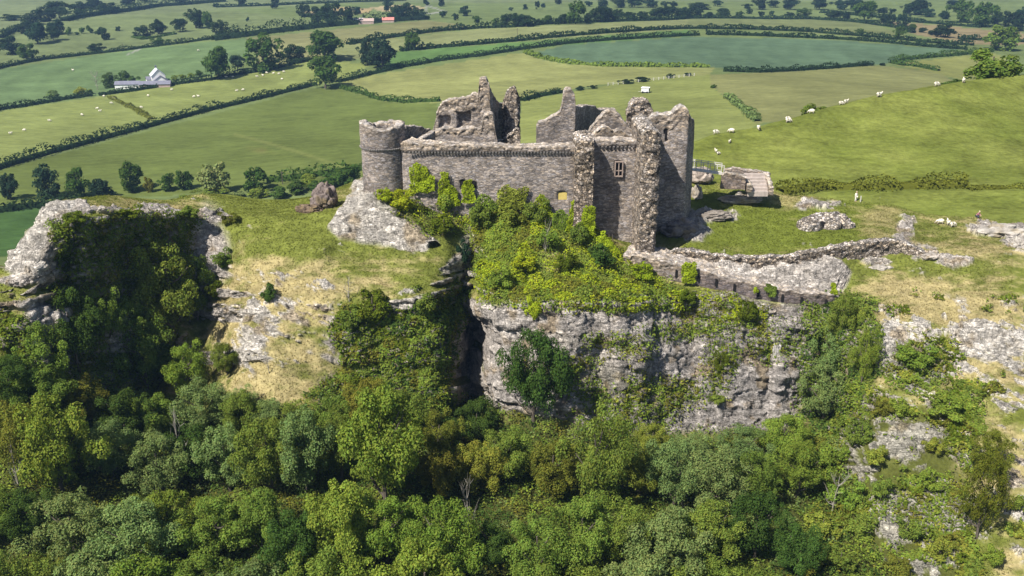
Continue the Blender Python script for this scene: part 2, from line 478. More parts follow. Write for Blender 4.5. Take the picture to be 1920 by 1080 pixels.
cols, CP, NB, NL = build_crag()
def grid_normals(P):
    du = np.gradient(P, axis=0); dv = np.gradient(P, axis=1)
    n = -np.cross(du, dv)
    n /= np.linalg.norm(n, axis=-1, keepdims=True) + 1e-9
    return n
cn = grid_normals(CP)
cpx, cpy, _ = proj(CP)
nw = 16 * fbm(CP, 5.0, 3, 5); nw2 = 16 * fbm(CP, 5.0, 3, 9)
qx, qy = cpx + nw, cpy + nw2 * .7
SP = lambda poly, soft=10: softpoly(qx, qy, poly, soft)
BL = lambda *a: blob(qx, qy, *a)

# -- cover masks
steep = 1 - sstep(0.45, 0.72, cn[..., 2])
m_face = np.clip(SP([(940,572),(1010,566),(1270,566),(1320,552),(1400,558),(1480,572),(1570,580),(1590,600),(1500,760),(1460,815),(1240,815),(1080,805),(960,640)], 8) + SP([(905,560),(960,590),(985,770),(940,770),(910,690)], 5), 0, 1)
m_towerrock = SP([(618,430),(662,345),(690,335),(705,368),(760,402),(830,455),(800,470),(700,455),(640,452)], 4)
m_leftface = SP([(10,498),(55,432),(88,380),(135,376),(150,395),(120,408),(108,470),(80,530),(40,520)], 5)
m_rim = BL(255,395,95,7,.6) + BL(330,396,60,7,.6) + BL(410,404,30,8,.5) + BL(150,392,25,9,.5) + BL(50,525,50,10,.5)
m_shade = SP([(50,570),(140,565),(135,690),(45,700)], 10) + BL(215,610,30,70,.5) + BL(390,470,35,80,.4) + BL(620,735,28,28,.5)
nst = fbm(CP * np.array([.45, .7, 1.5]) + CP[..., :1] * np.array([0, 0, .45]), 1.5, 6, 31, .68)
nbig = fbm(CP, 6, 3, 33)
RK = lambda b, k=.5: sstep(.4, .56, np.clip(b, 0, 1) * .8 + k * nst)
m_rslope = SP([(1590,640),(1640,560),(1760,560),(1950,560),(2400,560),(2400,1100),(1880,1100),(1760,800),(1640,700)], 16)
m_rslope2 = SP([(1590,700),(1780,780),(1920,900),(1920,1100),(1500,1100),(1560,860)], 20)
m_lrock = BL(515,525,60,26,.7) + BL(560,600,85,36,.7) + BL(500,660,60,40,.8) + BL(640,470,30,10,.7) + BL(505,575,45,28,.7) + BL(600,540,30,12,.6) + BL(800,550,55,10,.6) + BL(740,575,40,9,.6) + BL(470,640,30,60,.7)
rock = np.clip(m_face + m_towerrock + m_leftface + m_shade, 0, 1)
rock = np.maximum(rock, RK(m_rim, .9))
rock = np.maximum(rock, RK(m_lrock * .46, 1.0) * (m_lrock > .02))
rock = np.maximum(rock, m_rslope * sstep(.07, .17, nst + .22 * nbig))
rock = np.maximum(rock, m_rslope2 * sstep(.0, .12, nst + .3 * nbig))
rock = np.maximum(rock, RK(BL(1650,640,70,35,.5) + BL(1860,640,90,45,.5) + BL(1700,830,55,35,.5) + BL(1690,960,50,60,.5), .8))
b_ = BL(1700,435,22,30,.6) + BL(1735,470,30,14,.5) + BL(1790,490,30,10,.5) + BL(1640,498,35,12,.5) + BL(1870,425,60,16,.5) + BL(1905,455,28,22,.5) + BL(1510,383,25,8,.5) + BL(1560,390,30,6,.5) + BL(1390,372,45,10,.5) + BL(1665,378,28,6,.4)
rock = np.maximum(rock, RK(b_ * .85, .9) * (b_ > .05))
b_ = BL(1340,400,60,14,.5) + BL(1300,435,35,26,.5)
rock = np.maximum(rock, RK(b_ * .9, .9) * (b_ > .05))
m_walk = softpoly(cpx, cpy, [(1238,482),(1330,487),(1420,492),(1540,478),(1575,488),(1596,512),(1584,546),(1560,556),(1500,556),(1420,545),(1330,522),(1238,508)], 4)
rock = np.clip(np.maximum(rock, m_walk), 0, 1)
rock = np.maximum(rock, (1 - sstep(.3, .48, cn[..., 2])) * (cpy > 380))
m_bank = SP([(885,430),(960,395),(1110,425),(1160,470),(1240,520),(1290,560),(1270,585),(960,580),(915,570),(895,530)], 8)
m_ivyL = SP([(95,420),(180,410),(330,402),(395,405),(385,440),(330,520),(330,640),(300,780),(60,780),(0,720),(0,590),(80,600),(110,520)], 8) * (1 - np.clip(m_shade, 0, 1))
m_ivyC = SP([(640,575),(730,590),(800,570),(855,530),(880,560),(850,640),(840,760),(640,770),(560,740),(640,690),(615,620)], 8)
m_ivyT = SP([(700,345),(790,310),(880,340),(900,420),(880,440),(800,450),(760,410),(710,385)], 6)
m_gully = SP([(1500,560),(1640,560),(1660,690),(1600,760),(1560,860),(1440,860),(1480,760)], 10) * sstep(1470, 1540, cpx)
m_ledge = SP([(1225,525),(1260,540),(1330,552),(1440,580),(1430,620),(1340,612),(1270,590)], 8)
m_green = SP([(1600,720),(1680,760),(1760,770),(1800,860),(1840,1100),(1480,1100),(1540,900)], 14) + BL(1720,690,60,40,.4) + BL(1790,770,45,35,.4) + BL(1240,740,90,24,.7) + BL(1120,720,60,34,.7) + BL(1350,690,25,45,.6) + BL(1180,775,80,34,.6) + .8 * BL(1120,640,60,12,.9) + .8 * BL(1060,690,50,16,.9) + .7 * BL(1180,655,30,18,.9) + .8 * BL(1350,620,60,16,.8) + .7 * BL(1440,640,50,30,.9) + .7 * BL(1270,620,50,14,.9)
m_low = sstep(0, 40, cpy - np.interp(cpx, [-400,0,150,300,420,470,560,640,760,860,900,960,1050,1150,1300,1480,1560,1620,1700,1800,2500], [700,690,710,730,765,760,740,720,720,730,740,760,775,800,800,790,800,900,1300,1400,1400]) + nw)
m_low[:, :NB] = 0
# -- displacement
tilt = CP @ np.array([[1, 0, .28], [0, 1, 0], [0, 0, 1]]).T
wv3 = np.stack([fbm(CP, 1.5, 3, 200 + i) for i in range(3)], -1)
w1, w2, wc = worley((tilt + .9 * wv3) * np.array([.4, .8, 1.15]), 1.5, 11)
v1, v2, vc = worley((tilt + .5 * wv3) * np.array([.55, .9, 1.3]), .55, 14)
rdisp = .5 * (wc - .5) - .22 * (1 - sstep(0, .12, w2 - w1)) + .24 * (vc - .5) - .1 * (1 - sstep(0, .15, v2 - v1)) + .7 * fbm(CP, 5, 3, 21) + .6 * fbm(tilt * np.array([.35, 1, 1.3]), 2.2, 5, 25, .6, ridged=True) + .35 * fbm(CP * np.array([1.3, 1, .4]), 1.6, 4, 27, .6, ridged=True)
gdisp = .12 * fbm(CP, 1.2, 4, 41) + .35 * fbm(CP, 7, 2, 43)
far_back = np.ones(CP.shape[1]); far_back[:NB] = .3
court = SP([(1240,470),(1300,340),(1470,365),(1720,385),(1700,450),(1540,470),(1420,482)], 10)
disp = rock * rdisp * np.where(m_rslope + m_rslope2 > .3, .8, 1.0) + (1 - rock) * gdisp * (1 - .6 * court)
castle_in = SP([(690,345),(690,330),(1290,335),(1300,400),(1160,450),(800,375)], 6)
disp = disp * (1 - castle_in) * far_back[None, :]
CD = CP + cn * disp[..., None]
# two cave mouths pushed into the rock
def cave(cx, cy, rx, ry, depth):
    d = np.hypot((cpx - cx) / rx, (cpy - cy) / ry)
    return depth * (1 - sstep(.75, 1.1, d))
push = cave(890, 650, 24, 56, 6.0) + cave(815, 464, 12, 9, 2.4) + cave(407, 407, 9, 9, 2.0)
CD[..., 1] += push
# -- colours
n1 = fbm(CP * np.array([.5, 1, 1]), 2.2, 5, 51, .65); n2 = fbm(CP, 9, 3, 53); n3 = fbm(CP * np.array([.45, 1.2, 1]), .9, 3, 57, .7)
def mixc(a, b, t):
    return a * (1 - t[..., None]) + b * t[..., None]
c_green, c_lush, c_dry, c_olive = C(132,140,66), C(128,142,56), C(190,175,126), C(128,128,74)
col = np.broadcast_to(c_olive, CP.shape).copy()
dry = .25 + .7 * n1 + .5 * n3 + .4 * n2
dry = np.clip(dry + .32 * BL(640,515,190,45,.6) + .5 * BL(500,650,120,130,.6) + .3 * BL(270,385,160,14,.5) + .3 * m_rslope + .4 * BL(1760,560,170,50,.6) + .3 * BL(1830,470,120,50,.6) + .6 * BL(1660,425,50,30,.5) + .3 * BL(1480,372,110,12,.5) + .35*BL(800,560,60,14,.6) - .5 * BL(610,440,90,40,.6) - .35 * BL(480,380,120,14,.6) - .45 * BL(1420,430,150,32,.6) - .3*BL(1720,500,110,24,.6) - .2 * BL(450,420,60,25,.6), 0, 1)
grass = mixc(np.broadcast_to(c_green, CP.shape), np.broadcast_to(c_dry, CP.shape), sstep(.15, .85, dry))
grass = mixc(grass, np.broadcast_to(c_lush, CP.shape), np.clip(court * .55 + m_bank * .9, 0, 1) * (1 - .6 * dry))
grass = grass * (1 + .32 * n3 + .15 * n1)[..., None]
rc = mixc(np.broadcast_to(C(208,200,194), CP.shape), np.broadcast_to(C(240,228,214), CP.shape), np.clip(.45 + .5 * n1 + .3 * (vc - .5), 0, 1))
pale = np.clip(m_towerrock + m_leftface + m_rslope + m_rslope2 + m_lrock, 0, 1)
rc = mixc(rc, np.broadcast_to(C(244,236,224), CP.shape), np.clip(pale, 0, 1) * .75)
rc = mixc(rc, np.broadcast_to(C(178,172,170), CP.shape), np.clip(m_face, 0, 1) * np.clip(.3 + n2 * .5 + .3*n1, 0, 1))
rc = mixc(rc, np.broadcast_to(C(236,226,216), CP.shape), m_walk * .9)
och = (1 - m_walk) * sstep(.12, .4, fbm(CP, 2.0, 4, 61)) * .6
rc = mixc(rc, np.broadcast_to(C(176,150,104), CP.shape), och * np.clip(1 - .5 * m_leftface, 0, 1))
crev = (1 - sstep(0, .12, w2 - w1)) * .2 + (1 - sstep(0, .14, v2 - v1)) * .15
rc = rc * (1 - crev)[..., None] * (.82 + .36 * vc + .25 * n3)[..., None]
veg = np.clip(m_green + m_ledge + m_gully + m_ivyL + m_ivyC + m_ivyT, 0, 1)
soil = C(92,96,50)
col = mixc(grass, rc, rock)
col = mixc(col, np.broadcast_to(soil, CP.shape) * (1 + .3 * n3)[..., None], np.clip(np.maximum(veg * .75 * (1 - .5 * rock), m_low), 0, 1))
col = np.clip(col, .004, .8)
crag_me = mesh_np('crag', CD, grid_faces(*CP.shape[:2]), M_GROUND, col)
crag_me.materials.append(M_ROCK)
crag_me.materials.append(M_RUBBLE)
mi_ = ((rock[:-1, :-1] + rock[1:, 1:]) * .5 > .5).astype(np.int32); mi_[m_walk[:-1, :-1] > .5] = 1
crag_me.polygons.foreach_set('material_index', np.ascontiguousarray(mi_.ravel()))
crag = tag(obj('crag', crag_me), 'limestone crag with grassy top and cliffs under the castle', 'hill', kind='structure')
fc = grid_faces(*CP.shape[:2])
CBVH = BVHTree.FromPolygons(CD.reshape(-1, 3).tolist(), fc.tolist())

# ------------------------------------------------------------------ grass hill behind the castle on the right
def build_hill():
    xs = np.arange(1180, 2700, 7.0)
    kx = [1180, 1295, 1340, 1420, 1480, 1560, 1650, 1760, 1810, 1920, 2100, 2700]
    crest = np.interp(xs, kx, [285,268,252,239,222,199,178,159,151,138,120,95])
    crestY = np.interp(xs, kx, [160,163,166,169,172,176,180,185,188,195,203,215])
    rows = []
    rows.append(unp(xs, 480 + 0 * xs, 131 + 0 * xs)); rows.append(unp(xs, 432 + 0 * xs, 136.5 + 0 * xs)); rows.append(unp(xs, 408 + 0 * xs, 140.5 + 0 * xs))
    for t in np.linspace(0, 1, 20):                  # foot
        py = 384 + t * (352 - 384); Y = 145 + t * 7.0
        rows.append(unp(xs, py + 0 * xs - 6 * np.sin(t * 3.1), Y + 0 * xs))
    for t in np.linspace(0.012, 1, 90):
        py = 352 + (crest - 352) * t; Y = 152 + (crestY - 152) * (t ** .92)
        rows.append(unp(xs, py, Y))
    top = rows[-1]
    for dy, dz in ((2, .05), (5, .6), (10, 2.2), (18, 6), (30, 13), (60, 28), (100, 48)):
        rows.append(top + np.array([dy * .25, dy, -dz]))
    P = np.stack(rows, 1)
    P = smooth1(P, 1.5, 1)
    n = fbm(P, 9, 3, 71)
    P[..., 2] += .25 * n + .12 * fbm(P, 1.6, 3, 73)
    a = fbm(P * np.array([.5, 1.2, 1]), 5, 4, 75); b = fbm(P, 28, 3, 77); d = fbm(P * np.array([.35, 1.6, 1]), 1.2, 3, 79, .7)
    c = mixc(np.broadcast_to(C(112,124,54), P.shape), np.broadcast_to(C(146,152,80), P.shape), np.clip(.45 + .5 * a + .3 * b, 0, 1)) * (1 + .22 * d)[..., None]
    me = mesh_np('grass_hill', P, grid_faces(*P.shape[:2]), M_HILL, np.clip(c, 0, 1), smooth=True)
    o = tag(obj('grass_hill', me), 'rounded green pasture hill behind the castle', 'hill', kind='structure')
    return BVHTree.FromPolygons(P.reshape(-1, 3).tolist(), grid_faces(*P.shape[:2]).tolist())
HBVH = build_hill()

# ------------------------------------------------------------------ farmland
def zfarm(X, Y):
    X = np.asarray(X, float); Y = np.asarray(Y, float)
    Q = np.stack(np.broadcast_arrays(X, Y, 0 * X), -1)
    z = 26 + 5 * fbm(Q, 330, 2, 81) + 1.2 * fbm(Q, 90, 2, 83)
    z = z + 15 * np.exp(-(((X - 110) / 150) ** 2 + ((Y - 370) / 130) ** 2)) + 10 * np.exp(-(((X - 130) / 260) ** 2 + ((Y - 640) / 130) ** 2))
    z = z + 9 * sstep(350, 900, Y) - 5 * np.exp(-((X + 120) / 90) ** 2 - ((Y - 230) / 70) ** 2)
    return z + 60 * sstep(1600, 4200, Y)

FIELDS = [
 ((125,140,98), [(-900,66),(0,64),(120,38),(420,18),(640,6),(1920,0),(2700,0),(2700,-60),(-900,-60)]),
 ((122,138,92), [(-900,130),(0,126),(270,86),(460,64),(640,44),(420,18),(120,38),(0,64),(-900,66)]),
 ((110,126,68), [(-900,330),(0,318),(590,165),(640,165),(720,190),(820,192),(850,340),(600,350),(0,385),(-900,400)]),
 ((76,106,58), [(-900,400),(0,388),(160,380),(200,480),(0,480),(-900,490)]),
 ((140,154,90), [(-900,330),(-900,230),(0,208),(180,182),(590,113),(700,120),(640,150),(590,160),(290,235),(0,318)]),
 ((112,138,92), [(-900,225),(-900,150),(0,130),(270,90),(460,72),(480,90),(400,140),(180,180),(0,206)]),
 ((138,142,98), [(460,72),(800,38),(900,50),(640,84),(590,112),(480,132),(480,90)]),
 ((148,156,98), [(640,150),(985,98),(1010,110),(1060,120),(1340,127),(1330,140),(1100,162),(978,188),(830,193),(720,190),(640,163)]),
 ((102,136,78), [(700,135),(740,96),(1000,77),(1290,56),(1310,66),(1060,84),(985,92),(800,118)]),
 ((140,150,102), [(600,112),(640,84),(900,54),(1290,36),(1285,54),(960,78),(740,96),(700,110)]),
 ((100,126,98), [(1000,100),(1060,84),(1310,68),(1560,75),(1810,94),(1700,110),(1660,120),(1500,131),(1400,134),(1340,126),(1130,123),(1050,116)]),
 ((126,138,92), [(1290,36),(1520,36),(1640,44),(1700,70),(1820,86),(1640,70),(1400,54),(1285,54)]),
 ((150,140,106), [(1640,40),(1720,44),(1920,62),(2400,90),(2400,110),(1920,84),(1830,84),(1720,66)]),
 ((140,152,88), [(978,190),(1160,156),(1330,140),(1332,160),(1420,232),(1330,300),(960,330)]),
 ((138,144,94), [(1330,140),(1500,133),(1640,122),(1760,135),(1800,160),(1700,200),(1420,232),(1335,162)]),
 ((144,152,90), [(1672,120),(1860,99),(1890,110),(1820,155),(1750,136)]),
 ((188,172,128), [(570,22),(640,14),(700,16),(690,24),(600,34)]),
 ((190,180,140), [(690,14),(760,8),(800,14),(770,26),(720,22)]),
]
def build_farm():
    ys = []
    y = 120.0
    while y < 5200:
        ys.append(y); y += max(1.2, y * y / (73 * F) * 2.6)
    ys = np.array(ys)
    pxs = np.concatenate([np.arange(-1800, -60, 60), np.arange(-60, 1990, 4.5), np.arange(1990, 3800, 60)])
    YY = np.broadcast_to(ys[None, :], (len(pxs), len(ys)))
    XX = (pxs[:, None] - CX) / F * (YY * CT + 72 * ST)
    Z = zfarm(XX, YY)
    P = np.stack([XX, YY, Z], -1)
    ax, ay, _ = proj(P)
    c = np.broadcast_to(C(122,136,84), P.shape).copy()
    for rgb, poly in FIELDS:
        m = inpoly(ax, ay, poly); c[m] = C(*rgb) * np.array([1.05, .98, .95])
    a = fbm(P, 60, 4, 91); b = fbm(P * np.array([1, .4, 1]), 14, 3, 93)
    # mowing and drill lines follow each field's own long side
    ln = np.sin((P[..., 1] * .9 - P[..., 0] * .35) * 1.15 + 2 * b)
    c = c * (1 + .22 * a + .14 * b + .05 * ln)[..., None]
    e = blob(ax, ay, 530, 277, 48, 10, .6) * sstep(-.1, .25, b)
    c = mixc(c, np.broadcast_to(C(170,140,96), P.shape), e * .7)
    tr = np.minimum(np.abs(ay - np.interp(ax, [440,480,560,640,700], [252,262,285,312,330])) , 9)
    c = mixc(c, np.broadcast_to(C(140,146,84), P.shape), (1 - sstep(1, 4, tr)) * ((ax > 440) & (ax < 700)) * .6)
    for qa in ([(262,92),(240,102)], [(800,10),(835,22),(800,26)]):
        d = polydist(ax, ay, qa); c = mixc(c, np.broadcast_to(C(170,170,160), P.shape), 1 - sstep(.6, 1.6, d))
    me = mesh_np('farmland', P, grid_faces(*P.shape[:2]), M_FIELD, np.clip(c, 0, 1), smooth=True)
    tag(obj('farmland', me), 'patchwork of green fields in the valley behind', 'fields', kind='structure')
build_farm()

def hit_farm(px, py):
    d = unp(px, py, 1.0) - np.array([0, 0, CAMZ])
    Ys = np.exp(np.linspace(math.log(150), math.log(3000), 700))
    z = CAMZ + d[2] * Ys
    zt = zfarm(d[0] * Ys, Ys)
    k = np.argmax(z <= zt)
    if z[k] > zt[k]: k = len(Ys) - 1
    a, b = Ys[max(k - 1, 0)], Ys[k]
    for _ in range(14):
        m = (a + b) / 2
        if CAMZ + d[2] * m <= zfarm(d[0] * m, m): b = m
        else: a = m
    return Vector((d[0] * b, b, float(zfarm(d[0] * b, b))))

def hit(bvh, px, py):
    d = Vector(unp(px, py, 1.0) - np.array([0, 0, CAMZ])).normalized()
    loc, nrm, i, dist = bvh.ray_cast(Vector((0, 0, CAMZ)), d)
    return loc, nrm

def drop(bvh, x, y, z0=140):
    loc, nrm, i, d = bvh.ray_cast(Vector((x, y, z0)), Vector((0, 0, -1)))
    return loc

# ------------------------------------------------------------------ foliage
def leaf_quads(P, N, size, rng, aspect=.62):
    n = len(P)
    N = N / (np.linalg.norm(N, axis=1, keepdims=True) + 1e-9)
    r = rng.normal(size=(n, 3))
    t1 = np.cross(N, r); t1 /= np.linalg.norm(t1, axis=1, keepdims=True) + 1e-9
    t2 = np.cross(N, t1)
    s = (np.asarray(size) * np.ones(n))[:, None]
    V = np.stack([P + t1 * s, P + t2 * s * aspect + N * s * .15, P - t1 * s, P - t2 * s * aspect + N * s * .15], 1).reshape(-1, 3)
    return V, np.arange(4 * n).reshape(n, 4)

def crown_mesh(name, seed, nleaf, leaf, lobes=16, squash=1.0, base=0.2, droop=0., conic=0., spread=.36, up=.18, rl=(.085, .17)):
    """unit tree: height 1, crown about 1 wide; leaf clumps in lobes"""
    rng = np.random.default_rng(seed)
    cz, rz = (1 + base) / 2, (1 - base) / 2
    L = []
    ph = rng.uniform(0, 6.28, 3)
    for i in range(lobes):
        d = rng.normal(size=3); d /= np.linalg.norm(d); d[2] = d[2] * .85 + up
        az = math.atan2(d[1], d[0])
        rr = spread * rng.uniform(.5, 1.1) * (1 + .16 * math.sin(az * 2 + ph[0]) + .14 * math.sin(az * 3 + ph[1]))
        p = np.array([d[0] * rr, d[1] * rr, cz + d[2] * rz * rng.uniform(.55, .95)])
        if conic:
            k = 1 - conic * (p[2] - base) / (1 - base); p[:2] *= k
        L.append((p, rng.uniform(*rl) * (1 - .45 * conic * (p[2] - base) / (1 - base))))
    L.append((np.array([0, 0, cz]), rl[1] * 1.3))
    w = np.array([r * r for _, r in L]); w /= w.sum()
    k = rng.choice(len(L), nleaf, p=w)
    cen = np.array([p for p, _ in L])[k]; rad = np.array([r for _, r in L])[k]
    d = rng.normal(size=(nleaf, 3)); d /= np.linalg.norm(d, axis=1, keepdims=True)
    d[:, 2] = np.where(d[:, 2] < -.45, -d[:, 2], d[:, 2])
    # sprays: pull leaves towards a few twig tips per lobe so gaps open between them
    tw = rng.normal(size=(len(L) * 14, 3)); tw /= np.linalg.norm(tw, axis=1, keepdims=True)
    tk = tw[k * 14 + rng.integers(0, 14, nleaf)]
    d = d * .55 + tk * .6; d /= np.linalg.norm(d, axis=1, keepdims=True)
    rr = rad * rng.uniform(.62, 1.12, nleaf)
    P = cen + d * rr[:, None] * np.array([1, 1, squash])
    P[:, 2] = np.clip(P[:, 2], base * .6, 1.03)
    N = d + rng.normal(size=d.shape) * .55 + np.array([0, 0, .4])
    V, Q = leaf_quads(P, N, leaf * rng.uniform(.6, 1.25, nleaf), rng)
    c = np.ones((nleaf, 3)) * (1 + rng.uniform(-.2, .22, nleaf))[:, None]
    c[:, 0] *= 1 + rng.uniform(-.12, .2, nleaf)
    lob = rng.uniform(.85, 1.15, len(L))[k]
    c *= lob[:, None]
    return mesh_np(name, V, Q, M_LEAF, np.repeat(c, 4, 0))

def trunk_mesh(name, seed, base=.25, r=.028, limbs=6, mat=None, twig=False):
    rng = random.Random(seed)
    b = MB()
    p = Vector((0, 0, -.05)); pts = [p]
    for i in range(4):
        p = p + Vector((rng.uniform(-.03, .03), rng.uniform(-.03, .03), .2)); pts.append(p)
    def limb(ps, r0, r1):
        for i in range(len(ps) - 1):
            a, c = ps[i], ps[i + 1]
            ra = r0 + (r1 - r0) * i / (len(ps) - 1); rb = r0 + (r1 - r0) * (i + 1) / (len(ps) - 1)
            d = c - a
            m = Matrix.Translation((a + c) / 2) @ d.to_track_quat('Z', 'Y').to_matrix().to_4x4()
            bmesh.ops.create_cone(b.bm, segments=6, radius1=ra, radius2=rb, depth=d.length * 1.04, cap_ends=True, matrix=m)
    limb(pts, r, r * .35)
    for i in range(limbs):
        s = pts[rng.choice((1, 2, 2, 3))]; a = rng.uniform(0, 6.28)
        e = s + Vector((math.cos(a) * .26, math.sin(a) * .26, rng.uniform(.1, .3)))
        mid = (s + e) / 2 + Vector((0, 0, -.03))
        limb([s, mid, e], r * .5, r * .15)
        if twig:
            for _ in range(4):
                q = mid.lerp(e, rng.random()); f = q + Vector((rng.uniform(-.14, .14), rng.uniform(-.14, .14), rng.uniform(.02, .18)))
                limb([q, f], r * .2, r * .08)
    bmesh.ops.recalc_face_normals(b.bm, faces=b.bm.faces)
    me = bpy.data.meshes.new(name); b.bm.to_mesh(me); b.bm.free()
    me.materials.append(mat or M_BARK)
    return me

NEAR = [crown_mesh('crown', 100 + i, 17000, .0145, lobes=64, base=.0 + .05 * (i % 3), spread=.43, rl=(.06, .125)) for i in range(6)]
ASH = [crown_mesh('crown', 130 + i, 12500, .0135, lobes=66, base=.03, spread=.44, rl=(.05, .11)) for i in range(3)]
SHRUB = [crown_mesh('foliage', 160 + i, 3200, .034, lobes=18, base=-.15, spread=.38) for i in range(4)]
CONE = [crown_mesh('crown', 180 + i, 7000, .02, lobes=26, base=.02, conic=.65, spread=.36, squash=1.6) for i in range(2)]
FAR = [crown_mesh('crown', 200 + i, 2600, .042, lobes=22, base=-.1 + .05 * (i % 3), spread=.38, up=-.02) for i in range(5)]
TINY = [crown_mesh('crown', 230 + i, 520, .09, lobes=12, base=-.1, up=-.05) for i in range(4)]
TR = [trunk_mesh('trunk', 300 + i) for i in range(4)]
TRF = [trunk_mesh('trunk', 310 + i, r=.03, limbs=3) for i in range(2)]
DEADT = trunk_mesh('trunk', 320, r=.022, limbs=9, mat=M_DEAD, twig=True)

GREENS = {
 'mid': C(126,142,66), 'bright': C(134,152,66), 'dark': C(84,106,52), 'grey': C(130,146,92), 'olive': C(126,126,56),
 'blue': C(62,88,64), 'ivy': C(104,118,40), 'yew': C(112,116,44), 'lime': C(166,178,50), 'pale': C(142,150,100), 'yellow': C(156,160,72), 'deep': C(60,82,50),
}
for k_ in GREENS: GREENS[k_] = GREENS[k_] * (np.array([1.25, 1.36, 1.16]) if k_ not in ('deep', 'blue') else 1.05)
RNG = random.Random(4)
def put_tree(name, loc, w, h, kind, label, cat='tree', group=None, crowns=None, trunks=TR, rz=None, lean=(0, 0), parts=('crown', 'trunk')):
    r = empty(name, loc, label, cat, group)
    cme = RNG.choice(crowns or NEAR)
    c = obj(parts[0], cme, r); c.scale = (w, w, h)
    c.rotation_euler = (lean[0], lean[1], RNG.uniform(0, 6.28) if rz is None else rz)
    k = RNG.uniform(.86, 1.14); g = GREENS[kind]
    c.color = (g[0] * k * RNG.uniform(.92, 1.08), g[1] * k, g[2] * k, 1)
    if trunks:
        t = obj(parts[1], RNG.choice(trunks), r); t.scale = (w, w, h); t.rotation_euler = (lean[0], lean[1], RNG.uniform(0, 6.28))
    return r

ORD = ['first', 'second', 'third', 'fourth', 'fifth', 'sixth', 'seventh', 'eighth', 'ninth', 'tenth', 'eleventh', 'twelfth', 'thirteenth', 'fourteenth', 'fifteenth', 'sixteenth', 'seventeenth', 'eighteenth', 'nineteenth', 'twentieth'] + ['%dth' % k if k % 10 not in (1, 2, 3) else '%d%s' % (k, {1: 'st', 2: 'nd', 3: 'rd'}[k % 10]) for k in range(21, 90)]

